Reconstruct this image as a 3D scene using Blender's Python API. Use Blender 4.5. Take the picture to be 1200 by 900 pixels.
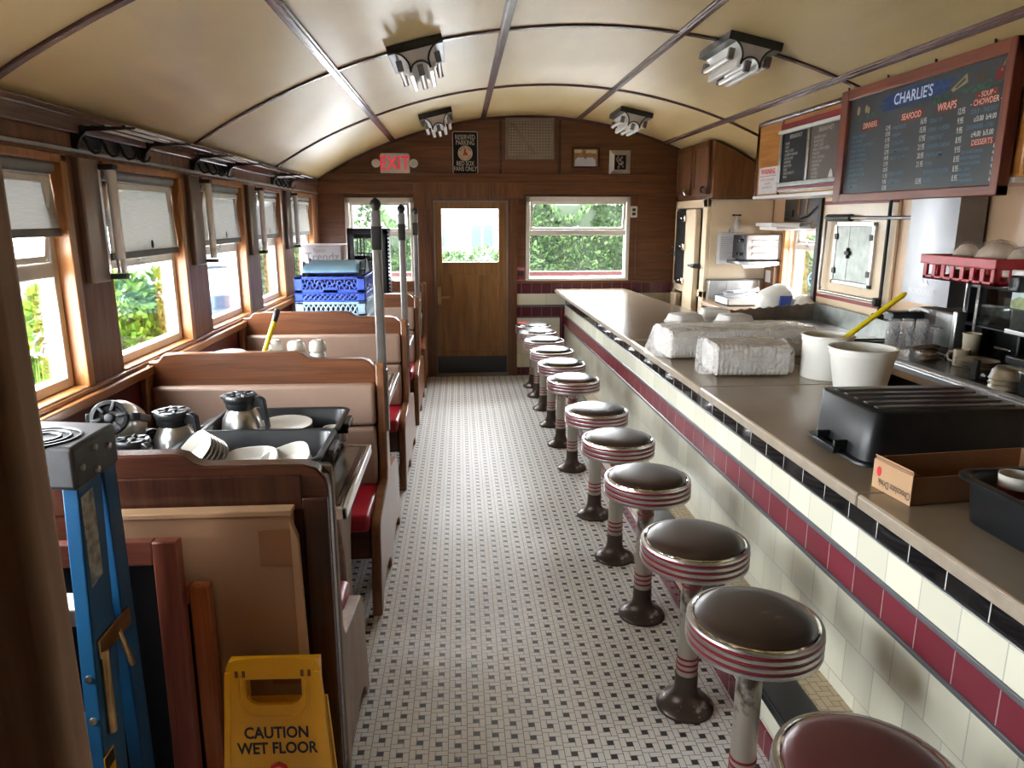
import bpy, math, random
from mathutils import Vector, Matrix
PI = math.pi
S = bpy.context.scene
COL = S.collection
for _o in list(bpy.data.objects):
    bpy.data.objects.remove(_o, do_unlink=True)

# ------------------------------------------------------------------ camera, light, exposure
F_PX = 845.0
cam_data = bpy.data.cameras.new('camera')
cam_data.sensor_fit = 'HORIZONTAL'
cam_data.sensor_width = 36.0
cam_data.lens = 36.0 * F_PX / 1200.0
cam_data.clip_start = 0.02
cam_data.clip_end = 300
cam = bpy.data.objects.new('camera', cam_data)
COL.objects.link(cam)
cam.location = (0, 0, 1.70)
cam.rotation_euler = (math.radians(90 - 12.930), 0, math.radians(-4.090))
S.camera = cam

world = bpy.data.worlds.new('overcast_sky')
S.world = world
world.use_nodes = True
_bg = world.node_tree.nodes['Background']
_bg.inputs['Color'].default_value = (0.93, 0.97, 1.0, 1)
_bg.inputs['Strength'].default_value = 22.0

def portal(name, loc, rot, sx, sy):
    l = bpy.data.lights.new(name, 'AREA')
    l.shape = 'RECTANGLE'; l.size = sx; l.size_y = sy
    l.cycles.is_portal = True
    o = bpy.data.objects.new(name, l)
    o.location = loc; o.rotation_euler = rot
    COL.objects.link(o)
    return o

S.view_settings.view_transform = 'Standard'
S.view_settings.look = 'None'
S.view_settings.exposure = 1.2
S.view_settings.gamma = 1.0
S.view_settings.use_curve_mapping = False
S.cycles.use_denoising = True
S.cycles.max_bounces = 10
S.cycles.diffuse_bounces = 6
S.cycles.glossy_bounces = 4
S.cycles.transmission_bounces = 6
S.cycles.transparent_max_bounces = 16
S.cycles.caustics_reflective = False
S.cycles.caustics_refractive = False
S.cycles.sample_clamp_indirect = 8.0

# ------------------------------------------------------------------ node helpers
class N:
    """a node socket that does arithmetic by adding Math nodes"""
    def __init__(s, nt, sock): s.nt, s.s = nt, sock
    def _op(s, op, *o):
        n = s.nt.nodes.new('ShaderNodeMath'); n.operation = op
        for i, a in enumerate((s,) + o):
            if isinstance(a, N): s.nt.links.new(a.s, n.inputs[i])
            else: n.inputs[i].default_value = a
        return N(s.nt, n.outputs[0])
    def __add__(s, o): return s._op('ADD', o)
    def __sub__(s, o): return s._op('SUBTRACT', o)
    def __mul__(s, o): return s._op('MULTIPLY', o)
    def __truediv__(s, o): return s._op('DIVIDE', o)
    def lt(s, o): return s._op('LESS_THAN', o)
    def gt(s, o): return s._op('GREATER_THAN', o)
    def mx(s, o): return s._op('MAXIMUM', o)
    def fract(s): return s._op('FRACT')
    def floor(s): return s._op('FLOOR')
    def abs(s): return s._op('ABSOLUTE')

MATS = {}
def base_mat(name, rough=0.5, metal=0.0, spec=0.5, coat=0.0):
    m = bpy.data.materials.new(name); m.use_nodes = True
    b = m.node_tree.nodes['Principled BSDF']
    b.inputs['Roughness'].default_value = rough
    b.inputs['Metallic'].default_value = metal
    b.inputs['Specular IOR Level'].default_value = spec
    b.inputs['Coat Weight'].default_value = coat
    b.inputs['Coat Roughness'].default_value = 0.12
    MATS[name] = m
    return m, m.node_tree, b
def c4(c): return (c[0], c[1], c[2], 1)
def srgb(r, g, b):
    f = lambda v: ((v/255.0 + 0.055)/1.055)**2.4 if v > 10.3 else v/255.0/12.92
    return (f(r), f(g), f(b))
def objco(nt, scale=(1, 1, 1), rot=(0, 0, 0)):
    t = nt.nodes.new('ShaderNodeTexCoord'); mp = nt.nodes.new('ShaderNodeMapping')
    mp.inputs['Scale'].default_value = scale; mp.inputs['Rotation'].default_value = rot
    nt.links.new(t.outputs['Object'], mp.inputs['Vector'])
    return mp.outputs['Vector']
def noise(nt, vec, scale, detail=4, rough=0.55, dist=0.0):
    n = nt.nodes.new('ShaderNodeTexNoise')
    n.inputs['Scale'].default_value = scale; n.inputs['Detail'].default_value = detail
    n.inputs['Roughness'].default_value = rough; n.inputs['Distortion'].default_value = dist
    nt.links.new(vec, n.inputs['Vector'])
    return n.outputs['Fac']
def ramp(nt, fac, stops):
    r = nt.nodes.new('ShaderNodeValToRGB'); e = r.color_ramp.elements
    while len(e) < len(stops): e.new(0.5)
    for i, (p, c) in enumerate(stops):
        e[i].position = p; e[i].color = c4(c)
    nt.links.new(fac, r.inputs['Fac'])
    return r.outputs['Color']
def mixc(nt, fac, a, b):
    m = nt.nodes.new('ShaderNodeMix'); m.data_type = 'RGBA'
    if isinstance(fac, N): nt.links.new(fac.s, m.inputs[0])
    elif isinstance(fac, (int, float)): m.inputs[0].default_value = fac
    else: nt.links.new(fac, m.inputs[0])
    for i, v in ((6, a), (7, b)):
        if isinstance(v, tuple): m.inputs[i].default_value = c4(v)
        else: nt.links.new(v, m.inputs[i])
    return m.outputs[2]
def bump(nt, b, height, strength=0.2, dist=0.01):
    n = nt.nodes.new('ShaderNodeBump')
    n.inputs['Strength'].default_value = strength; n.inputs['Distance'].default_value = dist
    nt.links.new(height, n.inputs['Height']); nt.links.new(n.outputs['Normal'], b.inputs['Normal'])

def plain(name, col, rough=0.5, metal=0.0, var=0.12, scale=12.0, spec=0.5, coat=0.0, bmp=0.0):
    m, nt, b = base_mat(name, rough, metal, spec, coat)
    f = noise(nt, objco(nt), scale)
    d = tuple(max(0, v*(1-var)) for v in col); l = tuple(min(1, v*(1+var)) for v in col)
    nt.links.new(ramp(nt, f, [(0.3, d), (0.7, l)]), b.inputs['Base Color'])
    if bmp: bump(nt, b, f, bmp)
    return m
def wood(name, dark, light, axis=0, rough=0.35, scale=1.0, coat=0.0, spec=0.5):
    m, nt, b = base_mat(name, rough, 0, spec, coat)
    sc = [22*scale]*3; sc[axis] = 1.6*scale
    v = objco(nt, tuple(sc))
    f1 = noise(nt, v, 1.0, 6, 0.6, 0.6)
    sc2 = [120*scale]*3; sc2[axis] = 5*scale
    f2 = noise(nt, objco(nt, tuple(sc2)), 1.0, 2)
    f = N(nt, f1)*0.75 + N(nt, f2)*0.3
    nt.links.new(ramp(nt, f.s, [(0.36, dark), (0.70, light)]), b.inputs['Base Color'])
    bump(nt, b, f.s, 0.08, 0.004)
    return m
def axes(nt):
    t = nt.nodes.new('ShaderNodeTexCoord'); s = nt.nodes.new('ShaderNodeSeparateXYZ')
    nt.links.new(t.outputs['Object'], s.inputs[0])
    return [N(nt, s.outputs[i]) for i in range(3)]
def tile(name, col, grout, u, v, w, h, gw=0.004, stag=0.0, rough=0.18, var=0.10, off=(0, 0), dirt=0.0):
    """glazed tiles on the u/v axes of the object, with grout lines"""
    m, nt, b = base_mat(name, rough)
    A = axes(nt)
    vv = (A[v] - off[1])/h
    row = vv.floor()
    uu = (A[u] - off[0])/w + row*stag
    fu, fv = uu.fract(), vv.fract()
    g = fu.lt(gw/w).mx(fv.lt(gw/h))
    cell = uu.floor()*12.9898 + row*78.233
    rnd = (cell*0.1731).fract()
    wn = nt.nodes.new('ShaderNodeTexWhiteNoise'); wn.noise_dimensions = '1D'
    nt.links.new(cell.s, wn.inputs['W'])
    d = tuple(c*(1-var) for c in col); l = tuple(min(1, c*(1+var)) for c in col)
    tc = mixc(nt, wn.outputs['Value'], d, l)
    if dirt:
        f = noise(nt, objco(nt, (1.5, 5, 1.2)), 3.0, 5)
        tc = mixc(nt, N(nt, f)*dirt, tc, tuple(c*0.55 for c in col))
    nt.links.new(mixc(nt, g, tc, grout), b.inputs['Base Color'])
    nt.links.new((g*0.5 + rough).s, b.inputs['Roughness'])
    inv = g*-1.0 + 1.0
    bump(nt, b, inv.s, 0.3, 0.002)
    return m
def mosaic(name, L, white, dot, grout, rough=0.28):
    """pinwheel mosaic: a small dot with four bars turning round it"""
    m, nt, b = base_mat(name, rough)
    X, Y, Z = axes(nt)
    cx = (X/L).floor()
    p, q = X/L, Y/L + cx*0.17
    u, v = p.fract()*3.0, q.fract()*3.0
    gw = 0.05
    inu, inv_ = u.gt(1.0)*u.lt(2.0), v.gt(1.0)*v.lt(2.0)
    isdot = inu*inv_
    line = lambda a, k: (a - k).abs().lt(gw)
    g = line(v, 1.0)*u.lt(2.0)
    g = g.mx(line(u, 2.0)*v.lt(2.0))
    g = g.mx(line(v, 2.0)*u.gt(1.0))
    g = g.mx(line(u, 1.0)*v.gt(1.0))
    g = g.mx(u.lt(gw)).mx(u.gt(3-gw)).mx(v.lt(gw)).mx(v.gt(3-gw))
    f = noise(nt, objco(nt), 2.2, 5)
    f2 = noise(nt, objco(nt), 40, 2)
    wcol = mixc(nt, f, tuple(c*0.86 for c in white), white)
    wcol = mixc(nt, N(nt, f2)*0.25, wcol, tuple(c*0.7 for c in white))
    c = mixc(nt, isdot, wcol, dot)
    nt.links.new(mixc(nt, g, c, grout), b.inputs['Base Color'])
    nt.links.new((g*0.45 + N(nt, f)*0.2 + (rough-0.1)).s, b.inputs['Roughness'])
    bump(nt, b, (g*-1.0 + 1.0).s, 0.25, 0.0015)
    return m
def glass(name, tint=(1, 1, 1), refl=0.06):
    m = bpy.data.materials.new(name); m.use_nodes = True; nt = m.node_tree
    nt.nodes.clear()
    out = nt.nodes.new('ShaderNodeOutputMaterial'); mx = nt.nodes.new('ShaderNodeMixShader')
    tr = nt.nodes.new('ShaderNodeBsdfTransparent'); gl = nt.nodes.new('ShaderNodeBsdfGlossy')
    tr.inputs['Color'].default_value = c4(tint); gl.inputs['Roughness'].default_value = 0.03
    lw = nt.nodes.new('ShaderNodeLayerWeight'); lw.inputs['Blend'].default_value = 0.25
    k = N(nt, lw.outputs['Fresnel'])*0.35 + refl*0.2
    nt.links.new(k.s, mx.inputs[0]); nt.links.new(tr.outputs[0], mx.inputs[1]); nt.links.new(gl.outputs[0], mx.inputs[2])
    nt.links.new(mx.outputs[0], out.inputs[0])
    MATS[name] = m
    return m
def film(name, col, alpha, rough=0.15):
    """clear creased plastic film"""
    m = bpy.data.materials.new(name); m.use_nodes = True; nt = m.node_tree
    b = nt.nodes['Principled BSDF']
    b.inputs['Base Color'].default_value = c4(col); b.inputs['Roughness'].default_value = rough
    f = noise(nt, objco(nt), 14, 4, 0.6, 1.5)
    nt.links.new((N(nt, f)*0.5 + (alpha-0.25)).s, b.inputs['Alpha'])
    bump(nt, b, f, 0.9, 0.03)
    MATS[name] = m
    return m
def cloth_translucent(name, col, t=0.4):
    m = bpy.data.materials.new(name); m.use_nodes = True; nt = m.node_tree
    nt.nodes.clear()
    out = nt.nodes.new('ShaderNodeOutputMaterial'); mx = nt.nodes.new('ShaderNodeMixShader')
    d = nt.nodes.new('ShaderNodeBsdfDiffuse'); tl = nt.nodes.new('ShaderNodeBsdfTranslucent')
    f = noise(nt, objco(nt, (1, 3, 60)), 4, 4)
    c = ramp(nt, f, [(0.3, tuple(v*0.85 for v in col)), (0.7, col)])
    nt.links.new(c, d.inputs['Color']); nt.links.new(c, tl.inputs['Color'])
    mx.inputs[0].default_value = t
    nt.links.new(d.outputs[0], mx.inputs[1]); nt.links.new(tl.outputs[0], mx.inputs[2])
    nt.links.new(mx.outputs[0], out.inputs[0])
    MATS[name] = m
    return m
def emit(name, col, k):
    m, nt, b = base_mat(name, 0.4)
    b.inputs['Base Color'].default_value = c4(col)
    b.inputs['Emission Color'].default_value = c4(col); b.inputs['Emission Strength'].default_value = k
    return m

# ------------------------------------------------------------------ mesh helpers
class MB:
    def __init__(s): s.v, s.f, s.m, s.mi, s.M = [], [], [], 0, None
    def add(s, vs, fs):
        n = len(s.v)
        for p in vs:
            p = Vector(p)
            s.v.append(tuple(s.M @ p) if s.M is not None else tuple(p))
        for f in fs:
            s.f.append(tuple(i + n for i in f)); s.m.append(s.mi)
        return s
    def bx(s, x0, x1, y0, y1, z0, z1):
        vs = [(x, y, z) for x in (x0, x1) for y in (y0, y1) for z in (z0, z1)]
        return s.add(vs, [(0, 1, 3, 2), (4, 6, 7, 5), (0, 4, 5, 1), (2, 3, 7, 6), (0, 2, 6, 4), (1, 5, 7, 3)])
    def cbox(s, c, d, R=None):
        vs = []
        for x in (-.5, .5):
            for y in (-.5, .5):
                for z in (-.5, .5):
                    p = Vector((x*d[0], y*d[1], z*d[2]))
                    if R is not None: p = R @ p
                    vs.append(p + Vector(c))
        return s.add(vs, [(0, 1, 3, 2), (4, 6, 7, 5), (0, 4, 5, 1), (2, 3, 7, 6), (0, 2, 6, 4), (1, 5, 7, 3)])
    def prism(s, pts, a, b, plane='xz'):
        """extrude a 2d outline; plane xz runs along y, yz along x, xy along z"""
        mk = {'xz': lambda p, t: (p[0], t, p[1]), 'yz': lambda p, t: (t, p[0], p[1]), 'xy': lambda p, t: (p[0], p[1], t)}[plane]
        n = len(pts)
        vs = [mk(p, a) for p in pts] + [mk(p, b) for p in pts]
        fs = [tuple(range(n)), tuple(range(2*n-1, n-1, -1))]
        fs += [(i, i+n, (i+1) % n + n, (i+1) % n) for i in range(n)]
        return s.add(vs, fs)
    def lathe(s, prof, n=32, c=(0, 0, 0), sx=1.0, sy=1.0, cap=True, power=None):
        vs, fs = [], []
        for r, z in prof:
            for k in range(n):
                a = 2*PI*k/n
                ca, sa = math.cos(a), math.sin(a)
                if power:
                    q = (abs(ca)**power + abs(sa)**power)**(-1.0/power); ca *= q; sa *= q
                vs.append((c[0] + r*sx*ca, c[1] + r*sy*sa, c[2] + z))
        m = len(prof)
        for j in range(m-1):
            for k in range(n):
                k2 = (k+1) % n
                fs.append((j*n+k, j*n+k2, (j+1)*n+k2, (j+1)*n+k))
        if cap:
            fs.append(tuple(range(n-1, -1, -1))); fs.append(tuple(range((m-1)*n, m*n)))
        return s.add(vs, fs)
    def ring(s, R, r, z, n=40, k=8, c=(0, 0)):
        vs, fs = [], []
        for i in range(n):
            a = 2*PI*i/n
            for j in range(k):
                b = 2*PI*j/k
                q = R + r*math.cos(b)
                vs.append((c[0]+q*math.cos(a), c[1]+q*math.sin(a), z + r*math.sin(b)))
        for i in range(n):
            for j in range(k):
                fs.append((i*k+j, ((i+1) % n)*k+j, ((i+1) % n)*k+(j+1) % k, i*k+(j+1) % k))
        return s.add(vs, fs)
    def tube(s, path, r, n=10, cap=True):
        P = [Vector(p) for p in path]
        rr = r if isinstance(r, (list, tuple)) else [r]*len(P)
        vs, fs = [], []
        up = None
        for i, p in enumerate(P):
            t = (P[min(i+1, len(P)-1)] - P[max(i-1, 0)]).normalized()
            if up is None:
                up = Vector((0, 0, 1)) if abs(t.z) < 0.9 else Vector((1, 0, 0))
            a = t.cross(up).normalized(); b = a.cross(t).normalized(); up = b
            for k in range(n):
                w = 2*PI*k/n
                vs.append(p + a*(rr[i]*math.cos(w)) + b*(rr[i]*math.sin(w)))
        for i in range(len(P)-1):
            for k in range(n):
                k2 = (k+1) % n
                fs.append((i*n+k, i*n+k2, (i+1)*n+k2, (i+1)*n+k))
        if cap:
            fs.append(tuple(range(n-1, -1, -1))); fs.append(tuple(range((len(P)-1)*n, len(P)*n)))
        return s.add(vs, fs)
    def rod(s, a, b, r, n=12): return s.tube([a, b], r, n)
    def loft(s, rings, cap0=True, cap1=True):
        n = len(rings[0]); vs = [p for r in rings for p in r]; fs = []
        for j in range(len(rings)-1):
            for k in range(n):
                k2 = (k+1) % n
                fs.append((j*n+k, j*n+k2, (j+1)*n+k2, (j+1)*n+k))
        if cap0: fs.append(tuple(range(n-1, -1, -1)))
        if cap1: fs.append(tuple(range((len(rings)-1)*n, len(rings)*n)))
        return s.add(vs, fs)
    def grid(s, fn, nu, nv):
        vs = [fn(i/nu, j/nv) for j in range(nv+1) for i in range(nu+1)]
        fs = [(j*(nu+1)+i, j*(nu+1)+i+1, (j+1)*(nu+1)+i+1, (j+1)*(nu+1)+i) for j in range(nv) for i in range(nu)]
        return s.add(vs, fs)
    def text(s, body, size, M, align='CENTER', sx=1.0, ext=0.0004, bold=0.0):
        """flat raised lettering; M maps text x/y/z into place"""
        key = (body, align, bold)
        if key not in TXT:
            cu = bpy.data.curves.new('lettering', 'FONT')
            cu.body = body; cu.align_x = align; cu.align_y = 'CENTER'; cu.size = 1.0
            cu.extrude = 0.0; cu.resolution_u = 3; cu.offset = bold
            o = bpy.data.objects.new('lettering', cu); COL.objects.link(o)
            dg = bpy.context.evaluated_depsgraph_get(); dg.update()
            me = bpy.data.meshes.new_from_object(o.evaluated_get(dg))
            TXT[key] = ([tuple(v.co) for v in me.vertices], [tuple(p.vertices) for p in me.polygons])
            bpy.data.objects.remove(o); bpy.data.curves.remove(cu); bpy.data.meshes.remove(me)
        vs, fs = TXT[key]
        return s.add([M @ Vector((x*size*sx, y*size, ext)) for x, y, z in vs], fs)
    def build(s, name, mats, parent=None, bevel=0.0, seg=2, smooth=40, loc=None, rot=None, sub=0, solid=0.0):
        me = bpy.data.meshes.new(name)
        me.from_pydata(s.v, [], s.f)
        if not isinstance(mats, (list, tuple)): mats = [mats]
        for m in mats: me.materials.append(m)
        if len(mats) > 1:
            me.polygons.foreach_set('material_index', s.m)
        if smooth:
            me.polygons.foreach_set('use_smooth', [True]*len(me.polygons))
            me.update()
            me.set_sharp_from_angle(angle=math.radians(smooth))
        import bmesh
        bm = bmesh.new(); bm.from_mesh(me)
        bmesh.ops.recalc_face_normals(bm, faces=bm.faces[:])
        bm.to_mesh(me); bm.free()
        o = bpy.data.objects.new(name, me)
        COL.objects.link(o)
        if parent: o.parent = parent
        if loc: o.location = loc
        if rot: o.rotation_euler = rot
        if solid:
            q = o.modifiers.new('solid', 'SOLIDIFY'); q.thickness = solid; q.offset = 0
        if bevel:
            q = o.modifiers.new('bevel', 'BEVEL'); q.width = bevel; q.segments = seg; q.limit_method = 'ANGLE'
            q.angle_limit = math.radians(35); q.use_clamp_overlap = True
        if sub:
            q = o.modifiers.new('sub', 'SUBSURF'); q.levels = sub; q.render_levels = sub
        return o
TXT = {}
def tag(o, label, cat, group=None, kind=None):
    o['label'] = label; o['category'] = cat
    if group: o['group'] = group
    if kind: o['kind'] = kind
    return o
def thing(name, label, cat, loc=(0, 0, 0), rot=(0, 0, 0), group=None):
    o = bpy.data.objects.new(name, None); COL.objects.link(o)
    o.empty_display_size = 0.05
    o.location = loc; o.rotation_euler = rot
    return tag(o, label, cat, group)
def struct(o, label=None, cat=None):
    o['kind'] = 'structure'
    if label: o['label'] = label
    if cat: o['category'] = cat
    return o
def dup(root, loc, label, rot=None, group=None, skip=()):
    r = root.copy(); COL.objects.link(r); r.location = loc
    if rot: r.rotation_euler = rot
    r['label'] = label
    if group: r['group'] = group
    for ch in list(root.children):
        if ch.name.split('.')[0] in skip: continue
        c = ch.copy(); COL.objects.link(c); c.parent = r
        for g in list(ch.children):
            d = g.copy(); COL.objects.link(d); d.parent = c
    return r
def rotz(a): return Matrix.Rotation(a, 4, 'Z')
def T(x, y, z): return Matrix.Translation((x, y, z))
def M3(xa, ya, o=(0, 0, 0)):
    """matrix with given local x and y directions"""
    xa, ya = Vector(xa).normalized(), Vector(ya).normalized(); za = xa.cross(ya)
    m = Matrix.Identity(4)
    for i, a in enumerate((xa, ya, za)):
        for j in range(3): m[j][i] = a[j]
    for j in range(3): m[j][3] = o[j]
    return m
def rrect(x0, x1, y0, y1, r, n=5):
    pts = []
    for cx, cy, a0 in ((x1-r, y1-r, 0), (x0+r, y1-r, 90), (x0+r, y0+r, 180), (x1-r, y0+r, 270)):
        for k in range(n+1):
            a = math.radians(a0 + 90*k/n); pts.append((cx + r*math.cos(a), cy + r*math.sin(a)))
    return pts

# ------------------------------------------------------------------ materials
W_DARK = wood('dark_oak_x', (0.070, 0.023, 0.007), (0.175, 0.064, 0.019), 0, 0.42)
W_DARKZ = wood('dark_oak_z', (0.080, 0.028, 0.010), (0.20, 0.080, 0.026), 2, 0.42)
W_DARKY = wood('dark_oak_y', (0.05, 0.02, 0.011), (0.12, 0.05, 0.026), 1, 0.35)
W_HONEYZ = wood('honey_oak_z', (0.27, 0.10, 0.028), (0.50, 0.22, 0.07), 2, 0.32)
W_HONEYY = wood('honey_oak_y', (0.25, 0.095, 0.027), (0.47, 0.20, 0.065), 1, 0.32)
W_DOOR = wood('door_oak', (0.15, 0.064, 0.014), (0.32, 0.155, 0.045), 2, 0.42)
W_BOOTH = wood('booth_oak_x', (0.085, 0.027, 0.010), (0.215, 0.080, 0.032), 0, 0.32)
W_BOOTHZ = wood('booth_oak_z', (0.12, 0.045, 0.018), (0.32, 0.14, 0.06), 2, 0.3)
W_ENDZ = wood('grey_worn_oak_z', (0.16, 0.105, 0.08), (0.34, 0.25, 0.20), 2, 0.55)
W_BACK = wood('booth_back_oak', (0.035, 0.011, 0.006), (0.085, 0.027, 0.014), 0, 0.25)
W_BACKZ = wood('booth_back_oak_z', (0.03, 0.010, 0.006), (0.075, 0.025, 0.013), 2, 0.25)
W_RIB = wood('ceiling_rib_wood', (0.07, 0.035, 0.03), (0.17, 0.095, 0.085), 1, 0.22)
W_RIBX = wood('ceiling_rib_wood_x', (0.04, 0.015, 0.013), (0.10, 0.045, 0.04), 0, 0.25)
W_POST = wood('brown_door_wood', (0.20, 0.115, 0.07), (0.46, 0.30, 0.195), 2, 0.6, 0.5)
W_SOFFIT = wood('amber_plywood_y', (0.33, 0.12, 0.02), (0.60, 0.28, 0.07), 1, 0.3, 0.6)
W_RED = wood('red_stained_pine_z', (0.13, 0.03, 0.018), (0.25, 0.075, 0.045), 2, 0.35)
W_REDY = wood('red_stained_pine_y', (0.16, 0.045, 0.025), (0.30, 0.10, 0.06), 1, 0.4)
W_REDX = wood('red_stained_pine_x', (0.13, 0.03, 0.018), (0.25, 0.075, 0.045), 0, 0.35)
W_ORANGE = wood('orange_varnished_wood', (0.22, 0.055, 0.015), (0.42, 0.13, 0.04), 2, 0.2)
CEIL = None
def _ceil():
    m, nt, b = base_mat('cream_varnished_panel', 0.27, 0, 0.5)
    f = noise(nt, objco(nt, (4, 0.9, 1)), 1.4, 3, 0.5, 0.0)
    f2 = noise(nt, objco(nt, (1, 1, 1)), 1.1, 4)
    k = N(nt, f)*0.6 + N(nt, f2)*0.4
    nt.links.new(ramp(nt, k.s, [(0.2, (0.41, 0.288, 0.112)), (0.5, (0.52, 0.39, 0.175)), (0.8, (0.61, 0.475, 0.235))]), b.inputs['Base Color'])
    nt.links.new((N(nt, f)*0.14 + 0.29).s, b.inputs['Roughness'])
    return m
CEIL = _ceil()
FLOOR = mosaic('basketweave_mosaic', 0.0632, (0.82, 0.80, 0.77), (0.02, 0.02, 0.022), (0.14, 0.12, 0.105), 0.46)
TAN_MOSAIC = mosaic('tan_mosaic', 0.075, (0.50, 0.40, 0.27), (0.44, 0.33, 0.2), (0.2, 0.15, 0.09), 0.5)
MAR = srgb(112, 42, 54)
CRM = srgb(222, 220, 200)
T_MAR_YZ = tile('maroon_tile_yz', MAR, (0.30, 0.2, 0.2), 1, 2, 0.152, 3.0, 0.004, off=(0, -1.3))
T_CRM_YZ = tile('cream_tile_yz', CRM, (0.42, 0.41, 0.36), 1, 2, 0.152, 0.152, 0.004, 0.5, off=(0, 0.248), dirt=0.18)
T_CRM1_YZ = tile('cream_tile_row', CRM, (0.42, 0.41, 0.36), 1, 2, 0.152, 3.0, 0.004, off=(0, -1.3))
T_BLK_YZ = tile('black_tile_yz', (0.006, 0.006, 0.007), (0.5, 0.5, 0.48), 1, 2, 0.152, 3.0, 0.004, off=(0.07, -1.3), rough=0.08)
T_MAR_XZ = tile('maroon_tile_xz', (0.10, 0.016, 0.024), (0.25, 0.16, 0.16), 0, 2, 0.11, 3.0, 0.004, off=(0, -1.3))
T_CRM_XZ = tile('cream_tile_xz', CRM, (0.5, 0.49, 0.42), 0, 2, 0.11, 0.152, 0.004, 0.0, off=(0, 0.09))
T_MAR_WALL = tile('maroon_board_yz', (0.13, 0.017, 0.025), (0.26, 0.12, 0.12), 1, 2, 0.11, 3.0, 0.004, off=(0, -1.3), rough=0.3)
GREY_LINER = plain('grey_tile_liner', (0.10, 0.10, 0.11), 0.3)
BLACK_TILE = plain('black_slate_tile', (0.018, 0.020, 0.023), 0.22)
STEEL = plain('brushed_steel', (0.62, 0.62, 0.61), 0.28, 1.0, 0.06, 30)
STEEL_D = plain('dull_steel', (0.33, 0.33, 0.32), 0.38, 1.0, 0.15, 14)
GALV = plain('galvanised_sheet', (0.23, 0.245, 0.225), 0.42, 0.85, 0.18, 16)
ALU = plain('ribbed_aluminium', (0.52, 0.51, 0.50), 0.34, 1.0, 0.1, 20)
CHROME = plain('chrome', (0.75, 0.75, 0.75), 0.1, 1.0, 0.03, 10)
BRASS = plain('old_brass', (0.40, 0.28, 0.13), 0.3, 1.0, 0.2, 20)
BLACK = plain('black_plastic', (0.012, 0.013, 0.014), 0.32, 0, 0.2, 20)
BLACK_R = plain('black_tub_plastic', (0.009, 0.010, 0.011), 0.36, 0, 0.3, 14, 0.35)
BLACK_M = plain('black_iron', (0.02, 0.018, 0.017), 0.45, 0.4, 0.3, 20)
DGREY = plain('dark_grey_plastic', (0.028, 0.028, 0.031), 0.5, 0, 0.2, 20)
WHITE_P = plain('white_enamel', (0.78, 0.78, 0.76), 0.25, 0, 0.04)
WHITE_V = plain('white_vinyl_frame', (0.62, 0.59, 0.54), 0.4, 0, 0.06)
WHITE_D = plain('white_china', (0.52, 0.50, 0.45), 0.16, 0, 0.04)
WHITE_PL = plain('white_tub_plastic', (0.74, 0.73, 0.68), 0.38, 0, 0.05, 5)
PAPER = plain('white_paper', (0.72, 0.72, 0.75), 0.7, 0, 0.05)
FOAM = plain('white_foam', (0.62, 0.60, 0.57), 0.55, 0, 0.06, 20)
CREAM_E = plain('cream_enamel', srgb(226, 204, 172), 0.25, 0, 0.06, 3)
TAN_E = plain('tan_enamel_panel', srgb(205, 172, 138), 0.3, 0, 0.08, 2)
TAN_V = plain('tan_vinyl', srgb(158, 131, 115), 0.42, 0, 0.07, 6)
RED_V = plain('red_vinyl', srgb(160, 22, 40), 0.35, 0, 0.12, 8)
RED_PL = plain('red_plastic', srgb(170, 22, 36), 0.35, 0, 0.12, 10)
RED_PAINT = plain('red_paint', srgb(128, 20, 34), 0.4)
BRIGHT_RED = plain('bright_red_print', srgb(200, 30, 45), 0.5)
CARD = plain('brown_cardboard', srgb(150, 112, 82), 0.75, 0, 0.1, 4)
CARD_D = plain('tan_cardboard', srgb(176, 140, 104), 0.75, 0, 0.1, 4)
TAPE = plain('packing_tape', srgb(140, 98, 66), 0.25, 0, 0.05)
BOARD = plain('chalkboard', (0.030, 0.036, 0.040), 0.45, 0, 0.22, 3)
BOARD_BLK = plain('black_board', (0.008, 0.008, 0.010), 0.6, 0, 0.25, 4, 0.15)
LADDER = plain('blue_fibreglass', srgb(23, 84, 128), 0.42, 0, 0.08, 8)
YELLOW = plain('yellow_plastic', srgb(226, 164, 8), 0.35, 0, 0.08, 6)
YEL_H = plain('yellow_handle_paint', srgb(220, 196, 24), 0.4, 0, 0.06)
CHALK_W = plain('white_chalk', (0.72, 0.72, 0.70), 0.8)
CHALK_B = plain('blue_chalk', srgb(84, 120, 146), 0.8)
CHALK_DB = plain('deep_blue_chalk', srgb(44, 66, 112), 0.8, 0, 0.3, 40)
CHALK_R = plain('red_chalk', srgb(118, 44, 36), 0.8, 0, 0.3, 40)
CHALK_P = plain('pink_chalk', srgb(240, 190, 170), 0.8)
CHALK_G = plain('green_chalk', srgb(58, 98, 76), 0.8, 0, 0.3, 40)
CHALK_Y = plain('tan_chalk', srgb(170, 150, 108), 0.8)
INK = plain('black_ink', (0.01, 0.01, 0.012), 0.5)
GREY_INK = plain('grey_ink', (0.27, 0.26, 0.31), 0.6)
GLASS = glass('window_glass')
GLASS_B = glass('cabinet_glass', (0.6, 0.65, 0.65), 0.3)
CLEARP = film('clear_plastic_cup', (0.85, 0.85, 0.86), 0.28, 0.1)
BAG = film('clear_plastic_bag', (0.84, 0.82, 0.79), 0.34, 0.10)
SHADE = cloth_translucent('grey_blind_fabric', (0.46, 0.46, 0.43), 0.03)
SHADE_BAR = plain('dark_blind_bar', (0.10, 0.095, 0.085), 0.5)
SHADE_TUBE = plain('grey_blind_tube', (0.22, 0.23, 0.23), 0.45)
LAMP_METAL = plain('brown_grey_lamp_metal', (0.26, 0.205, 0.18), 0.28, 0.6, 0.1, 6)
TUBE_W = plain('white_lamp_tube', (0.86, 0.85, 0.83), 0.16, 0, 0.03)
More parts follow.
